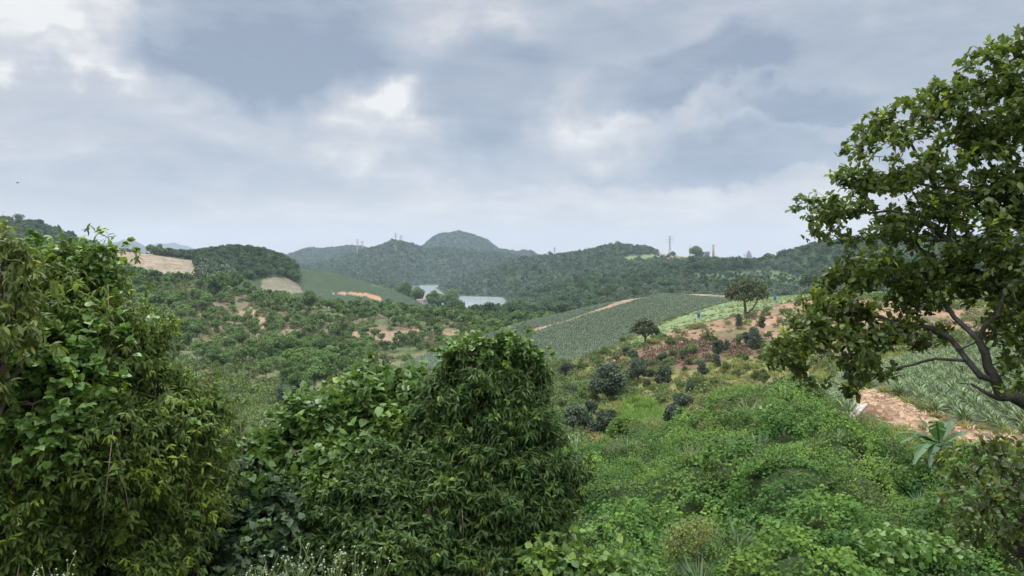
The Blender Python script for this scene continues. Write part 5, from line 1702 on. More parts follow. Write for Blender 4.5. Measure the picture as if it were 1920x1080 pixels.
vine('vine_mound', 'rounded mound of broad bright vine leaves left of the central tree',
     [(765, 745, 14, 70, 46), (700, 762, 13.8, 75, 50), (625, 800, 13.4, 72, 50), (555, 850, 13.1, 70, 50), (640, 870, 12.9, 100, 52), (735, 820, 13.3, 85, 52), (802, 742, 13.6, 42, 36), (500, 880, 12.8, 55, 50), (600, 910, 12.6, 80, 40)],
     86, M_VINE, 3600, 0.135, (640, 13.8), top=0.8)
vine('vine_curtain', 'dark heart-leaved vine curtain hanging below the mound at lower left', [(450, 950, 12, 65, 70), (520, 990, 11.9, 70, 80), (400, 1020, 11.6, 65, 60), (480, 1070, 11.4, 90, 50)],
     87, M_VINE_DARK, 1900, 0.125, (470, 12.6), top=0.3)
vine('climbing_vine', 'broad-leaved vine climbing over the left side of the big left tree', [(60, 650, 9.0, 70, 40), (20, 720, 8.8, 60, 60), (110, 720, 8.9, 70, 45), (60, 780, 8.6, 80, 50), (175, 650, 9.3, 50, 28), (100, 830, 8.5, 50, 40), (150, 600, 9.5, 50, 30)],
     88, M_VINE, 1700, 0.095, (60, 9.6), top=0.5, gap=0.42)
vine('climbing_vine', 'vine with curled pale leaves over the top of the big left tree', [(115, 475, 10, 40, 18), (160, 485, 10, 35, 24), (85, 505, 9.9, 40, 22), (182, 524, 9.9, 26, 22)],
     89, M_VINE, 380, 0.085, (140, 10.6), top=0.6, gap=0.4)
vine('climbing_vine', 'fresh green vine crowning the top of the tall central tree', [(868, 675, 12.9, 42, 16), (905, 662, 12.9, 40, 18), (950, 656, 12.9, 40, 18), (990, 678, 12.9, 26, 20)],
     90, M_VINE, 380, 0.095, (900, 13.8), top=0.9, clumpcut=0.62)
vine('creeping_vine', 'bright creeper spilling along the bottom edge beside the central tree', [(1075, 1060, 11.5, 60, 30), (1140, 1085, 11.2, 60, 25), (1030, 1090, 11.4, 50, 30)],
     91, M_VINE, 520, 0.11, (1085, 11.8), top=0.8, clumpcut=0.45)
leafy_mass('olive_shrub', 'olive-leaved branches of a near shrub at the lower right edge', 'shrub',
           [(1830, 885, 8, 48, 28), (1885, 915, 7.8, 45, 38), (1930, 960, 7.6, 45, 60), (1860, 950, 7.9, 36, 24), (1910, 1040, 7.5, 34, 40)],
           92, 'oval', M_RLEAF, 440, 6, 0.09, (1960, 8.2), w=0.9, droop=0.1, trunk_r=0.03, gap=0.48)


M_RUSTY = leaf_mat('dry_weed_leaves', (0.12, 0.10, 0.05), (0.22, 0.20, 0.09), vary=0.3, transl=0.2, rough=0.7)


# --- the slope smothered in vines at lower right
def build_vine_slope():
    rng, x, y, z = scatter(12.5, 46, 380.0, 95, 1010, 2200)
    u, py = photo(x, y, z)
    keep = (y < vine_edge(u) + (fbm(x / 2, y / 2, 3, 4) - 0.5) * 4) & (py < 1130) & ((u < 1960) | (rng.random(len(x)) < 0.5))
    dens = np.clip(1.35 - y / 55, 0.5, 1.0)
    keep &= rng.random(len(x)) < dens
    x, y, z, u = x[keep], y[keep], z[keep], u[keep]
    zone = fbm(x / 2.6, y / 2.6, 3, 96)
    e = 0.15
    zx = (land(x + e, y) - z) / e
    zy = (land(x, y + e) - z) / e
    N = unit(np.stack([-zx, -zy, np.ones(len(x))], 1))
    clump = fbm(x / 0.9, y / 0.9, 3, 97)
    lift = 0.10 + rng.random(len(x)) * 0.25 + np.maximum(clump - 0.42, 0) * 2.4
    P = np.stack([x, y, z], 1) + N * np.maximum(lift, 0)[:, None]
    D = unit(rdir(rng, len(x)) * np.array([1, 1, 0.5]) - N * 0.25 + np.array([0, -0.35, -0.2]))
    Nn = unit(N + rdir(rng, len(x)) * 0.55 + np.array([0, 0, 0.4]))
    fine = zone > 0.5
    size = np.where(fine, 0.085, 0.115) * (0.8 + 0.5 * np.clip(y / 40, 0, 1)) * rng.uniform(0.7, 1.25, len(x))
    w = np.where(fine, 0.75, 1.05)
    young = np.clip((fbm(x / 1.3, y / 1.3, 3, 98) - 0.58) * 6, 0, 1) * rng.uniform(0.3, 1, len(x))
    tint = np.clip(0.45 * rng.random(len(x)) + 1.6 * (fbm(x / 1.7, y / 1.7, 3, 99) - 0.35), 0, 1)
    V, T, A = leaves('quad', P, D, Nn, size, w, tint=tint, young=young * 0.8, rng=rng)
    print('vine leaves', len(x))
    tag(link('vine_ground_cover', mesh_np('vine_ground_cover', V, T, M_BANK, A)), 'tangle of small leafy vines smothering the near slope at lower right', 'vines', None, 'stuff')
    # tall grass blades standing out of it
    reed = [tuft_mesh('reed_tuft_near.%03d' % k, 350 + k, 60, 1.1, 0.7, M_REED, w=0.9, lean=1.0, young=0.1) for k in range(3)]
    twig = [shrublet('dry_weed.%03d' % k, 360 + k, 260, 0.9, 0.55, 0.06, M_GRASS) for k in range(2)]
    rng, x, y, z = scatter(14, 46, 0.5, 99, 1030, 1980)
    u, py = photo(x, y, z)
    keep = (y < vine_edge(u) + 2) & (fbm(x / 4, y / 4, 3, 100) > 0.56)
    k2 = rng.random(len(x))
    idx = np.where(k2 < 0.6, rng.integers(0, 3, len(x)), rng.integers(3, 5, len(x)))
    mass('tall_grass', reed + twig, np.stack([x, y, z + 0.05], 1)[keep], rng.random(keep.sum()) * 6.28, (rng.uniform(0.45, 1.0, len(x)))[keep], 'tall silvery grass and dry weeds standing out of the vine slope', 'grass', idx[keep])


build_vine_slope()


def slope_thickets():
    """other kinds of growth breaking the creeper: broad-leaved heaps, fine bushes, dry weeds"""
    pr = [shrublet('broad_heap.%03d' % k, 370 + k, 520, 1.1, 1.2, 0.17, M_VINE, 'heart') for k in range(2)]
    pr += [shrublet('fine_bush.%03d' % k, 374 + k, 1500, 1.3, 0.95, 0.085, m_) for k, m_ in enumerate((M_CENTRE, M_BRIGHT, M_SHRUB))]
    pr += [shrublet('dry_bush', 379, 900, 1.2, 0.9, 0.06, M_RUSTY)]
    rng, x, y, z = scatter(15, 46, 0.26, 102, 1040, 2200)
    u, py = photo(x, y, z)
    keep = (y < vine_edge(u) + 1) & (fbm(x / 5, y / 5, 3, 103) > 0.40) & ((y > 17) | (u < 1700))
    x, y, z = x[keep], y[keep], z[keep]
    f = fbm(x / 6, y / 6, 2, 104) + rng.normal(size=len(x)) * 0.06
    idx = np.digitize(f, [0.36, 0.45, 0.50, 0.56, 0.66])
    print('thickets', len(x), np.bincount(idx))
    mass('thicket', pr, np.stack([x, y, z - 0.15], 1), rng.random(len(x)) * 6.28, rng.uniform(0.45, 1.0, len(x)), 'heaps of broad-leaved and dry bushes breaking through the vine slope', 'thicket', idx)


slope_thickets()


# --- straw and clods on the eroded bank
def build_straw():
    m = plain_mat('dry_straw', (0.55, 0.40, 0.26), 0.9, (0.34, 0.22, 0.13), 5.0)
    rng, x, y, z = scatter(24, 52, 42.0, 101, 1560, 1960)
    u, py = photo(x, y, z)
    keep = pick(G_MOUND, 24, 52, u, py, y)
    x, y, z = x[keep], y[keep], z[keep]
    D = unit(rdir(rng, len(x)) * np.array([1, 1, 0.35]))
    V, T, A = leaves('quad', np.stack([x, y, z + rng.random(len(x)) * 0.05], 1), D, unit(rdir(rng, len(x)) + np.array([0, 0, 1.5])), rng.uniform(0.12, 0.4, len(x)), 0.22, rng=rng)
    tag(link('straw', mesh_np('straw', V, T, m, A)), 'dry straw and pulled stalks strewn over the clay bank', 'straw', None, 'stuff')


build_straw()

# ------------------------------------------------------------------ lone trees with a shape of their own
def world_lobes(lobes):
    return px_lobes(lobes)


def lone_tree(name, label, u, py, Y, lobes, seeds, n, leaf, mat, seed, bark=BARK, kind='quad', gap=0.3, leafy=True, twig=0.012, na=420):
    rng = np.random.default_rng(seed)
    base = at(u, py, Y)
    base[2] = float(land(np.array([base[0]]), np.array([base[1]]))[0])
    root = thing(name, label, 'tree', base)
    Lb = px_lobes(lobes, 1.0)
    att, _ = inside_lobes(rng, Lb, na, 0.3)
    S = [(px_line(P), R) for P, R in seeds]
    S[0][0][0][2] = base[2] - 0.3
    pos, par, r, tips = skeleton_tree(rng, S, att, step=0.5 if Y > 50 else 0.15, wig=0.1, k=3.0 if Y > 50 else 1.0)
    r = np.maximum(r, twig)
    g = Geo()
    edges_mesh(g, pos - base, par, r, 5)
    g.build('trunk', bark, root, True)
    if leafy:
        P, N = lobe_points(rng, Lb, n, shell=0.7, top=0.4, inner=0.5)
        q = fbm(P[:, 0] / 1.1 + seed, P[:, 2] / 0.9 + P[:, 1], 2, seed)
        k = q > gap
        P, N = P[k], N[k]
        V, T, A = leaves(kind, P - base, unit(N * 0.5 + rdir(rng, len(P))), unit(N + rdir(rng, len(P)) * 0.7 + np.array([0, 0, 0.4])), leaf * rng.uniform(0.7, 1.3, len(P)), rng=rng)
        link('crown', mesh_np('crown', V, T, mat, A), root)
    return root


M_LONE = leaf_mat('lone_tree_leaves', (0.045, 0.062, 0.022), (0.10, 0.13, 0.045), vary=0.2, transl=0.2, rough=0.5)
lone_tree('umbrella_tree', 'lone umbrella-crowned tree with a forked trunk on the skyline of the red slope', 1398, 600, 165,
          [(1398, 533, 165, 24, 13), (1380, 545, 164, 20, 13), (1420, 540, 166, 20, 14), (1410, 552, 164, 18, 13), (1368, 555, 165, 9, 8), (1432, 553, 166, 10, 10), (1395, 556, 163, 22, 10)],
          [([(1398, 606, 165), (1398, 590, 165), (1397, 572, 165), (1396, 560, 165)], [0.42, 0.34, 0.30, 0.22]),
           ([(1400, 588, 165), (1412, 578, 165), (1420, 565, 165), (1423, 552, 165)], [0.22, 0.18, 0.14, 0.08]),
           ([(1396, 562, 165), (1385, 552, 165), (1378, 545, 165)], [0.16, 0.10, 0.05])],
          3600, 0.42, M_LONE, 601)
lone_tree('rounded_tree', 'small spreading tree standing alone where the pineapple hill meets the orchard', 1208, 638, 142,
          [(1208, 608, 142, 17, 10), (1195, 616, 142, 12, 8), (1223, 616, 142, 12, 8), (1208, 619, 141, 18, 8), (1186, 621, 142, 5, 4), (1232, 622, 142, 5, 4)],
          [([(1209, 645, 142), (1210, 634, 142), (1209, 625, 142)], [0.26, 0.22, 0.16]), ([(1210, 634, 142), (1218, 626, 142)], [0.12, 0.06]), ([(1210, 633, 142), (1202, 625, 142)], [0.12, 0.06])],
          2600, 0.36, M_LONE, 602)
lone_tree('bare_tree', 'leafless pinkish-grey tree in the valley below the plantation', 648, 712, 172,
          [(648, 690, 172, 17, 15), (640, 684, 172, 10, 10), (657, 684, 172, 10, 10)],
          [([(648, 718, 172), (648, 706, 172), (649, 698, 172)], [0.18, 0.14, 0.10])], 0, 0.3, M_LONE, 603, DEADWOOD, leafy=False, twig=0.03, na=260)
lone_tree('bare_tree', 'thin half-bare brown sapling on the vine slope at bottom right', 1295, 1060, 17,
          [(1285, 1010, 17, 42, 30), (1310, 995, 17, 35, 30), (1260, 1030, 17, 25, 20)],
          [([(1318, 1085, 17), (1312, 1060, 17), (1305, 1040, 17), (1300, 1015, 17)], [0.02, 0.018, 0.015, 0.01]), ([(1308, 1048, 17), (1290, 1035, 17), (1275, 1020, 17)], [0.012, 0.009, 0.005])],
          1300, 0.055, M_GRASS, 604, BARK, twig=0.004, na=220, gap=0.25)


# ------------------------------------------------------------------ banana plant
def banana():
    M = leaf_mat('banana_leaf', (0.045, 0.115, 0.04), (0.095, 0.18, 0.065), rough=0.4, transl=0.3, spec=0.6)
    ST = plain_mat('banana_stem', (0.20, 0.24, 0.09), 0.6, (0.13, 0.10, 0.05), 5.0)
    Y = 27.0
    rng = np.random.default_rng(7)
    base = on_land(1765, Y)
    root = thing('banana_plant', 'banana plant with broad split leaves in front of the clay bank', 'banana plant', base)
    g = Geo()
    crown = at(1762, 846, Y)
    crown[2] = max(crown[2], base[2] + 0.7) + 0.1
    g.tube([base - np.array([0, 0, .3]), (base + crown) / 2 + np.array([0.03, 0, 0]), crown], [0.13, 0.11, 0.07], 10)
    g.build('stem', ST, root, True).matrix_parent_inverse.identity()
    root.children[0].data.transform(__import__('mathutils').Matrix.Translation(-Vector(base)))
    tips = [((1688, 812, 26.6), 0.15, 0.17), ((1725, 785, 27.6), 0.10, 0.16), ((1752, 795, 26.3), 0.35, 0.2), ((1791, 790, 27.6), 0.3, 0.16), ((1822, 812, 27.2), 0.18, 0.17),
            ((1695, 828, 26.2), 0.2, 0.14), ((1718, 862, 25.6), 0.25, 0.16), ((1745, 868, 25.6), 0.3, 0.14), ((1800, 850, 26.2), 0.2, 0.16), ((1708, 846, 27.6), 0.2, 0.13), ((1775, 800, 28.3), 0.3, 0.13)]
    for k, (tip, arch, wd) in enumerate(tips):
        g = Geo()
        A, B = crown.copy(), at(*tip)
        B[2] += 0.1
        B = A + (B - A) * 1.12
        L = np.linalg.norm(B - A)
        n = 22
        t = np.linspace(0, 1, n)
        C = A[None] + (B - A)[None] * t[:, None] + np.array([0, 0, 1.0])[None] * (arch * L * 4 * t * (1 - t))[:, None] * 0.6
        C[:, 2] -= 0.25 * L * t ** 3 * 0.4
        tan = unit(np.gradient(C, axis=0))
        side = unit(np.cross(tan, np.array([0.15 * math.sin(k * 2), 0.1, 1.0])))
        up = unit(np.cross(side, tan))
        w = 1.25 * wd * np.clip(np.sin(np.clip((t - 0.12) / 0.88, 0, 1) ** 0.7 * math.pi), 0, 1) ** 0.6 * (0.9 + 0.25 * rng.random(n))
        w[-1] = 0.01
        g.tube(C - up * 0.008, np.interp(t, [0, 1], [0.028, 0.006]), 5)
        for sgn in (-1, 1):
            # blade is torn into strips, as wind does
            k0 = 0
            while k0 < n - 1:
                k1 = min(n - 1, k0 + int(rng.integers(2, 5)))
                idx = np.arange(k0, k1 + 1)
                droop = rng.uniform(0.1, 0.65)
                inner = C[idx]
                outer = C[idx] + sgn * side[idx] * w[idx, None] + up[idx] * (0.12 * w[idx, None]) - np.array([0, 0, 1.0]) * (w[idx, None] * droop)
                outer[-1] = outer[-1] * 0.96 + C[idx[-1]] * 0.04 + tan[idx[-1]] * -0.012
                V = np.concatenate([inner, outer])
                m = len(idx)
                Q = [(a, a + 1, m + a + 1, m + a) for a in range(m - 1)]
                g.add(V, Q=Q, a=float(rng.random()))
                k0 = k1
        V, T, Q, At = g.arrays()
        link('leaf', mesh_np('leaf', V - base, T, M, {'tint': At}, False, Q), root)


banana()


# ------------------------------------------------------------------ board on a post, fence posts, barrels
def woodwork():
    W = plain_mat('weathered_board', (0.52, 0.47, 0.40), 0.85, (0.30, 0.27, 0.23), 6.0, 0.3)
    Y = 33.5
    a = on_land(1598, Y)
    top = at(1598, 784, Y)
    h = max(top[2] - a[2], 0.5)
    root = thing('slanted_board', 'weathered pale boards sloping up from a short white post beside the clay bank', 'board', a)
    g = Geo()
    g.box((0, 0, h / 2 - 0.15), (0.16, 0.14, h + 0.3))
    g.build('post', plain_mat('whitewashed_post', (0.62, 0.58, 0.52), 0.8, (0.42, 0.38, 0.33), 8.0), root)
    p0, p1 = at(1597, 785, Y) - a, at(1618, 762, Y + 0.9) - a
    for k, off in enumerate((-0.14, 0.09)):
        g = Geo()
        d = unit(p1 - p0)
        s = unit(np.cross(d, np.array([0.25, 0.4, 1.0])))
        up = np.cross(s, d)
        c = (p0 + p1) / 2 + s * off + np.array([0, 0, 0.06 + 0.03 * k])
        g.box(c, (0.24, 1.15 * np.linalg.norm(p1 - p0) * (1.05 - 0.08 * k), 0.035), np.stack([s, d, up], 1))
        g.build('plank', W, root)
    for k, (u, py, Yp, lab) in enumerate(((1516, 752, 37.5, 'short grey fence post in the weeds, nearest of three by the field path'), (1531, 728, 44.0, 'thin grey fence post under the low branch, middle of three by the field path'),
                                         (1618, 716, 50, 'pale fence post at the far side of the pineapple patch behind the clay bank'))):
        p = on_land(u, Yp)
        g = Geo()
        g.tube([p - p + np.array([0, 0, -0.3]), np.array([0.02, 0, 0.5]), np.array([0.03 * (k - 1), 0, 1.15])], [0.055, 0.05, 0.045], 7)
        o = g.build('fence_post', W)
        o.location = p
        tag(o, lab, 'fence post', 'fence posts by the path')
    B = plain_mat('blue_plastic', (0.03, 0.12, 0.42), 0.4, (0.02, 0.09, 0.33), 3.0)
    for u, py, lab in ((1310, 595, 'blue plastic barrel on the pale crop slope left of the lone umbrella tree'), (1453, 563, 'blue plastic barrel on the slope right of the lone umbrella tree')):
        p = hit(u, py, 100)
        r = thing('barrel', lab, 'barrel', p, 0, 'blue barrels', 1.35)
        g = Geo()
        th = [0.0, 0.05, 0.3, 0.32, 0.34, 0.6, 0.62, 0.64, 0.86, 0.9]
        rr = [0.27, 0.29, 0.30, 0.315, 0.30, 0.30, 0.315, 0.30, 0.29, 0.27]
        g.tube([(0, 0, t) for t in th], rr, 16)
        g.build('drum', B, r, True)
        g = Geo()
        g.tube([(0, 0, 0.9), (0, 0, 0.925)], [0.25, 0.24], 16)
        g.build('lid', B, r)


woodwork()


# ------------------------------------------------------------------ what stands on the horizon
def pylon_geo(h, w, arms=((0.97, 0.5), (0.84, 0.72), (0.70, 0.6)), th=0.35):
    body, arm = Geo(), Geo()

    def wid(t):
        return w * (0.05 + 0.13 * (1 - t) ** 1.6)

    def bar(g, a, b, r=th):
        g.tube([a, b], [r * 0.5, r * 0.5], 4)
    n = 7
    lv = [k / n for k in range(n + 1)]
    C = [(1, 1), (-1, 1), (-1, -1), (1, -1)]
    for a, b in zip(lv[:-1], lv[1:]):
        for q in range(4):
            c0, c1 = C[q], C[(q + 1) % 4]
            wa, wb = wid(a), wid(b)
            bar(body, (c0[0] * wa, c0[1] * wa, a * h), (c0[0] * wb, c0[1] * wb, b * h), th * 1.2)
            bar(body, (c0[0] * wa, c0[1] * wa, a * h), (c1[0] * wb, c1[1] * wb, b * h), th * 0.7)
            bar(body, (c1[0] * wa, c1[1] * wa, a * h), (c0[0] * wb, c0[1] * wb, b * h), th * 0.7)
            bar(body, (c0[0] * wb, c0[1] * wb, b * h), (c1[0] * wb, c1[1] * wb, b * h), th * 0.6)
    out = []
    for t, ln in arms:
        for s in (-1, 1):
            g = Geo()
            x0 = wid(t) * s
            bar(g, (x0, 0.6, t * h), (x0 + s * ln * w, 0, t * h), th)
            bar(g, (x0, -0.6, t * h), (x0 + s * ln * w, 0, t * h), th)
            bar(g, (x0, 0, t * h + h * 0.03), (x0 + s * ln * w, 0, t * h), th)
            out.append(g)
    return body, out


def horizon():
    ST = plain_mat('galvanised_steel', (0.42, 0.42, 0.42), 0.5, (0.33, 0.33, 0.34), 1.0, metallic=0.3)
    PK = plain_mat('red_white_mast_paint', (0.45, 0.30, 0.28), 0.6, (0.5, 0.45, 0.44), 0.4)
    for u, ptop, Y, wpx, th, lab in (
            (1256, 443, 1400, 12, 0.34, 'tall lattice pylon with wide arms on the cleared knoll, largest on the horizon'),
            (742, 437, 2240, 5, 0.75, 'slim pylon on the masted hill, left of the close pair before the dome'),
            (752, 441, 2240, 6, 0.7, 'lower pylon on the masted hill, right of the close pair before the dome'),
            (670, 448, 2240, 5, 0.7, 'left one of two small pylons on the ridge left of the masted hill'),
            (679, 452, 2260, 5, 0.7, 'right one of two small pylons on the ridge left of the masted hill'),
            (1040, 463, 1470, 5, 0.45, 'little faint pylon on the wooded ridge right of the dome'),
            (1294, 458, 1500, 3, 0.45, 'thin mast just left of the big tree clump on the skyline')):
        b = on_land(u, Y)
        h = CZ - (ptop - HY) / F * Y - b[2]
        w = wpx / F * Y
        body, arms = pylon_geo(h, w, th=th)
        r = thing('pylon', lab, 'pylon', b, 0.25, 'power pylons and masts on the horizon')
        body.build('tower_frame', ST if Y < 2000 else PK, r)
        if wpx > 3:
            for a in arms:
                a.build('cross_arm', ST if Y < 2000 else PK, r)
    for u, ptop, Y, lab in ((6, 396, 905, 'thin mast at the far left on the wooded hill'), (28, 395, 905, 'pair-mast with a dish on top of the wooded hill at left'), (38, 406, 905, 'shortest thin mast on the wooded hill at left')):
        b = on_land(u, Y)
        h = CZ - (ptop - HY) / F * Y - b[2]
        g = Geo()
        g.tube([(0, 0, 0), (0, 0, h * 0.6), (0.1, 0, h)], [0.22, 0.16, 0.1], 6)
        for t in (0.55, 0.75, 0.9):
            g.box((0, 0, h * t), (1.3, 0.12, 0.12))
        o = g.build('radio_mast', ST)
        o.location = b
        tag(o, lab, 'mast', 'radio masts on the left hill')
    # brick chimney
    Y = 1520
    b = on_land(1337.5, Y)
    h = CZ - (460 - HY) / F * Y - b[2]
    r = thing('chimney', 'tall plain brick chimney rising above the woods', 'chimney', b)
    m, T = new_mat('chimney_brick')
    co = T.n('ShaderNodeTexCoord').outputs['Object']
    z = T.n('ShaderNodeSeparateXYZ', i={0: co}).outputs[2]
    st = T.m('FRACT', T.m('MULTIPLY', z, 0.5))
    n = T.noise(co, 0.6, 4)
    c = T.mix(T.m('GREATER_THAN', st, 0.85), (0.38, 0.30, 0.25), (0.33, 0.26, 0.22))
    c = T.mix(T.m('MULTIPLY', n, 0.6), c, (0.28, 0.22, 0.19))
    pb = T.n('ShaderNodeBsdfPrincipled', i={'Base Color': c, 'Roughness': 0.9})
    T.n('ShaderNodeOutputMaterial', i={'Surface': pb.outputs[0]})
    g = Geo()
    g.tube([(0, 0, -2), (0, 0, h)], [2.7, 2.1], 20)
    g.build('shaft', m, r, True)
    g = Geo()
    g.tube([(0, 0, h - 0.5), (0, 0, h + 0.6), (0, 0, h + 0.8)], [2.25, 2.35, 2.0], 20)
    g.build('rim', m, r)
    # blue tank house
    b = on_land(1326, 1500)
    r = thing('water_tank', 'blue box tank on a pale frame beside the big tree clump on the skyline', 'tank', b)
    zt = CZ - (472 - HY) / F * 1500 - b[2]
    BL = plain_mat('blue_steel_sheet', (0.12, 0.24, 0.42), 0.5, (0.09, 0.19, 0.35), 0.5)
    CON = plain_mat('pale_concrete', (0.50, 0.52, 0.55), 0.8, (0.40, 0.42, 0.45), 0.3)
    g = Geo()
    g.box((0, 0, zt - 2.5), (8.5, 7, 5))
    g.box((0, 0, zt + 0.15), (9.0, 7.5, 0.3))
    g.build('tank', BL, r)
    g = Geo()
    for sx in (-3.4, 0, 3.4):
        for sy in (-2.8, 2.8):
            g.box((sx, sy, (zt - 5) / 2), (0.8, 0.8, zt - 5))
    for t in (0.35, 0.7, 0.97):
        g.box((0, -2.82, (zt - 5) * t), (7, 0.5, 0.6))
        g.box((0, 2.82, (zt - 5) * t), (7, 0.5, 0.6))
    g.box((0, 0, (zt - 5) * 0.5), (4.5, 4, zt - 5.2))
    g.build('frame', CON, r)
    # stepped industrial tower
    Y = 2300
    b = on_land(1404, Y)
    zt = CZ - (470 - HY) / F * Y - b[2]
    r = thing('factory_tower', 'hazy stepped factory tower above the woods right of the chimney', 'tower', b)
    g = Geo()
    for t0, t1, w in ((0, 0.55, 17), (0.55, 0.72, 14), (0.72, 0.86, 10), (0.86, 0.95, 6), (0.95, 1.0, 2.5)):
        g.box((0, 0, zt * (t0 + t1) / 2), (w, w * 0.8, zt * (t1 - t0)))
        g.box((0, 0, zt * t1 + 0.2), (w + 1, w * 0.8 + 1, 0.5))
    g.build('tower', plain_mat('dusty_concrete', (0.42, 0.38, 0.38), 0.9, (0.27, 0.25, 0.27), 0.15), r)
    g = Geo()
    g.box((-13, 0, zt * 0.36), (8, 12, zt * 0.72))
    g.box((-13, 0, zt * 0.73), (9, 13, 0.6))
    g.build('annex', CON, r)
    # lakeside house
    Y = 712
    b = on_land(790, Y)
    b[2] = max(b[2], CZ - (578 - HY) / F * Y)
    r = thing('house', 'small white house with a low brown roof among trees by the lake', 'house', b, 0.2)
    WH = plain_mat('white_render', (0.72, 0.72, 0.70), 0.8, (0.6, 0.6, 0.58), 0.6)
    RF = plain_mat('brown_tile_roof', (0.30, 0.19, 0.16), 0.8, (0.22, 0.14, 0.12), 1.0)
    g = Geo()
    g.box((0, 0, 1.6), (8, 5, 5.4))
    g.box((4.2 + 1.6, 0, 2.6), (3.2, 4, 7.4))
    g.build('wall', WH, r)
    g = Geo()
    for s in (-1, 1):
        g.add([(-4.6, 0, 5.9), (4.15, 0, 5.9), (4.15, s * 3.1, 4.1), (-4.6, s * 3.1, 4.1), (-4.6, 0, 6.05), (4.15, 0, 6.05), (4.15, s * 3.1, 4.25), (-4.6, s * 3.1, 4.25)],
              Q=[(0, 1, 2, 3), (4, 7, 6, 5), (0, 3, 7, 4), (1, 5, 6, 2), (3, 2, 6, 7)])
    g.add([(4.1, -2.2, 6.35), (7.6, -2.2, 6.35), (7.6, 2.2, 6.35), (4.1, 2.2, 6.35), (4.1, -2.2, 6.6), (7.6, -2.2, 6.6), (7.6, 2.2, 6.6), (4.1, 2.2, 6.6)],
          Q=[(0, 3, 2, 1), (4, 5, 6, 7), (0, 1, 5, 4), (1, 2, 6, 5), (2, 3, 7, 6), (3, 0, 4, 7)])
    g.build('roof', RF, r)
    GL = plain_mat('dark_glass', (0.05, 0.06, 0.07), 0.3, (0.04, 0.05, 0.06), 1.0)
    for x, z, w, h_ in ((-2.6, 2.8, 1.2, 1.2), (2.2, 2.8, 1.2, 1.2), (5.8, 4.2, 1.2, 1.2)):
        g = Geo()
        g.box((x, -2.52 if x < 5 else -2.02, z), (w, 0.08, h_))
        g.build('window', GL, r)
    g = Geo()
    g.box((0, -2.52, 1.9), (1.1, 0.08, 2.2))
    g.build('door', RF, r)


horizon()


# ------------------------------------------------------------------ small near things
def weeds():
    ST = leaf_mat('weed_stem', (0.14, 0.19, 0.06), (0.22, 0.28, 0.10), vary=0.3)
    FL = plain_mat('white_petals', (0.55, 0.56, 0.45), 0.7, (0.45, 0.44, 0.28), 20.0)
    rng = np.random.default_rng(5)
    base_parts = []
    for v in range(4):
        r2 = np.random.default_rng(50 + v)
        g, lf, fl = Geo(), [], Geo()
        h = 0.42
        stems = [np.array([(0, 0, 0), (0.01, 0.01, h * 0.5), (0.03 * (v - 1.5), 0.02, h)])]
        for k in range(5):
            z = h * (0.35 + 0.12 * k)
            a = r2.random() * 6.28
            L = 0.16 - 0.015 * k
            p0 = np.array([0.02 * (v - 1.5) * z / h, 0.01, z])
            stems.append(np.array([p0, p0 + np.array([math.cos(a) * L * .5, math.sin(a) * L * .5, L * .6]), p0 + np.array([math.cos(a) * L, math.sin(a) * L, L * 1.3])]))
        for s in stems:
            g.tube(s, [0.0028, 0.0022, 0.0014], 4)
            tip = s[-1]
            for q in range(2 if v % 2 else 1):
                c = tip + r2.normal(size=3) * 0.012
                for e in range(6):
                    a = e / 6 * 6.28
                    d = np.array([math.cos(a), math.sin(a), 0.35]) * 0.006
                    w_ = np.array([-math.sin(a), math.cos(a), 0]) * 0.003
                    fl.add([c, c + d * 0.6 + w_, c + d, c + d * 0.6 - w_], Q=[(0, 1, 2, 3)])
                fl.tube([c - np.array([0, 0, 0.004]), c + np.array([0, 0, 0.002])], [0.003, 0.004], 6)
        n = 26
        P = np.stack([r2.normal(size=n) * 0.012, r2.normal(size=n) * 0.012, r2.random(n) * h * 0.85], 1)
        V, T, A = leaves('lance', P, unit(rdir(r2, n) * np.array([1, 1, 0.4]) + np.array([0, 0, 0.2])), np.tile([0, 0, 1.0], (n, 1)), 0.07 * r2.uniform(0.6, 1.2, n), 1.6, rng=r2)
        base_parts.append([('stem', g.mesh('stem', ST)), ('leaves', mesh_np('leaves', V, T, ST, A)), ('flowers', fl.mesh('flowers', FL))])
    spots = [(488, 1066, 4.2), (503, 1070, 4.0), (520, 1060, 4.4), (547, 1050, 4.3), (560, 1058, 4.1), (578, 1050, 4.4), (597, 1042, 4.2), (612, 1050, 4.3), (628, 1060, 4.2), (640, 1052, 4.4),
             (668, 1050, 4.2), (690, 1058, 4.3), (472, 1080, 3.9), (533, 1078, 3.8), (585, 1080, 3.8), (650, 1080, 3.9), (95, 1068, 4.0), (110, 1064, 4.2), (127, 1072, 4.1)]
    side = ['leftmost weeds of the clump', 'weeds in the middle of the clump', 'rightmost weeds of the clump', 'white-flowered weed at the bottom left corner']
    for k, (u, ptop, Y) in enumerate(spots):
        p = at(u, ptop, Y)
        g_z = float(land(np.array([p[0]]), np.array([p[1]]))[0])
        sc = rng.uniform(0.9, 1.15)
        hh = (p[2] - g_z) / 0.44
        where = 'at the far left bottom corner' if u < 200 else ('at the left end of the bottom flower clump' if u < 540 else ('in the middle of the bottom flower clump' if u < 620 else 'at the right end of the bottom flower clump'))
        copies(base_parts[k % 4], 'flowering_weed', 'wispy green weed with tiny white flowers ' + where, 'weed', (p[0], p[1], g_z), rng.random() * 6.28, (hh * 0.62, hh * 0.62, hh), 'white-flowered weeds along the bottom edge')


weeds()


M_UNDER = leaf_mat('undergrowth_leaves', (0.035, 0.065, 0.022), (0.09, 0.14, 0.05), vary=0.4)


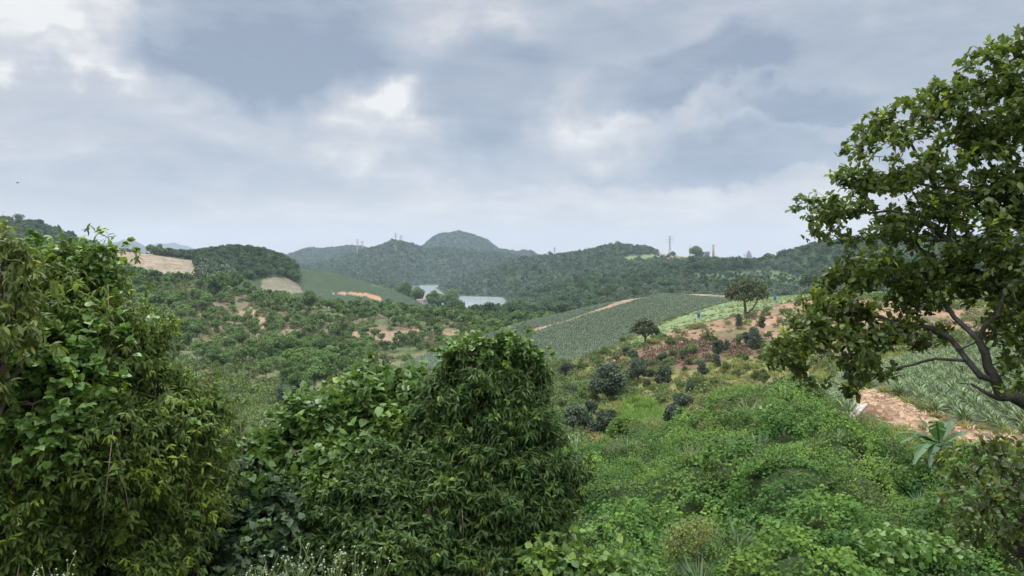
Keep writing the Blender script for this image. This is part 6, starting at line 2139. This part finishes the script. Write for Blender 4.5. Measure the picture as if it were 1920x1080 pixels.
def undergrowth():
    """shaded plants filling the ground below the near trees"""
    sg = [shrublet('fern_bush.%03d' % k, 700 + k, 900, 1.0, 0.8, 0.07, M_UNDER) for k in range(3)]
    rng, x, y, z = scatter(4.5, 24, 2.6, 71, -100, 1130)
    u, py = photo(x, y, z)
    keep = (y > 9.0) & (rng.random(len(x)) < 0.95)
    x, y, z = x[keep], y[keep], z[keep]
    mass('undergrowth', sg, np.stack([x, y, z - 0.05], 1), rng.random(len(x)) * 6.28, rng.uniform(0.6, 1.3, len(x)), 'dark leafy undergrowth below the near trees', 'undergrowth')
    tuft = [tuft_mesh('verge_tuft.%03d' % k, 710 + k, 60, 0.5, 0.5, M_GRASS, w=1.2, lean=0.9) for k in range(2)]
    rng, x, y, z = scatter(3.0, 9, 9, 72, -300, 2300)
    mass('verge_grass', tuft, np.stack([x, y, z - 0.02], 1), rng.random(len(x)) * 6.28, rng.uniform(0.4, 0.8, len(x)), 'grass on the ground just below the viewpoint', 'grass')


undergrowth()


def odds():
    # rust-red plant on the grass at the orchard foot
    m = leaf_mat('rust_red_leaves', (0.35, 0.10, 0.05), (0.5, 0.18, 0.08), vary=0.2)
    p = on_land(1110, 52)
    o = link('red_shrub', shrublet('red_shrub', 801, 260, 0.75, 0.55, 0.16, m))
    o.location = p
    tag(o, 'small rust-red shrub on the grass right of the central tree', 'shrub')
    # a bird far off in the sky
    g = Geo()
    c = at(33, 343, 150)
    g.tube([(-0.25, 0, 0), (-0.1, 0, 0.03), (0.12, 0, 0.02), (0.3, 0, 0)], [0.02, 0.07, 0.08, 0.02], 8)
    for s in (-1, 1):
        g.add([(0.12, 0, 0.03), (-0.08, 0, 0.03), (-0.12, s * 0.32, 0.16), (0.06, s * 0.36, 0.17), (-0.16, s * 0.62, 0.10)], T=[(0, 2, 1), (0, 3, 2), (3, 4, 2)])
    o = g.build('bird', plain_mat('dark_feathers', (0.06, 0.06, 0.06), 0.8), None, True)
    o.location = c
    o.rotation_euler = (0, 0, 0.6)
    tag(o, 'tiny dark bird flying in the sky at left', 'bird')
    # purple morning glory on the vine mound
    m = plain_mat('violet_petals', (0.22, 0.18, 0.55), 0.6, (0.30, 0.25, 0.65), 10.0)
    for k, (u, py, Y, lab) in enumerate(((638, 722, 13.35, 'violet trumpet flower on the upper edge of the vine mound'), (585, 757, 13.1, 'violet trumpet flower low on the left flank of the vine mound'))):
        g = Geo()
        g.tube([(0, 0, -0.05), (0, 0, 0), (0, -0.012, 0.03)], [0.005, 0.010, 0.028], 10, cap=False)
        o = g.build('flower', m, None, True)
        o.location = at(u, py, Y)
        o.rotation_euler = (math.radians(60), 0, 0)
        tag(o, lab, 'flower')


odds()
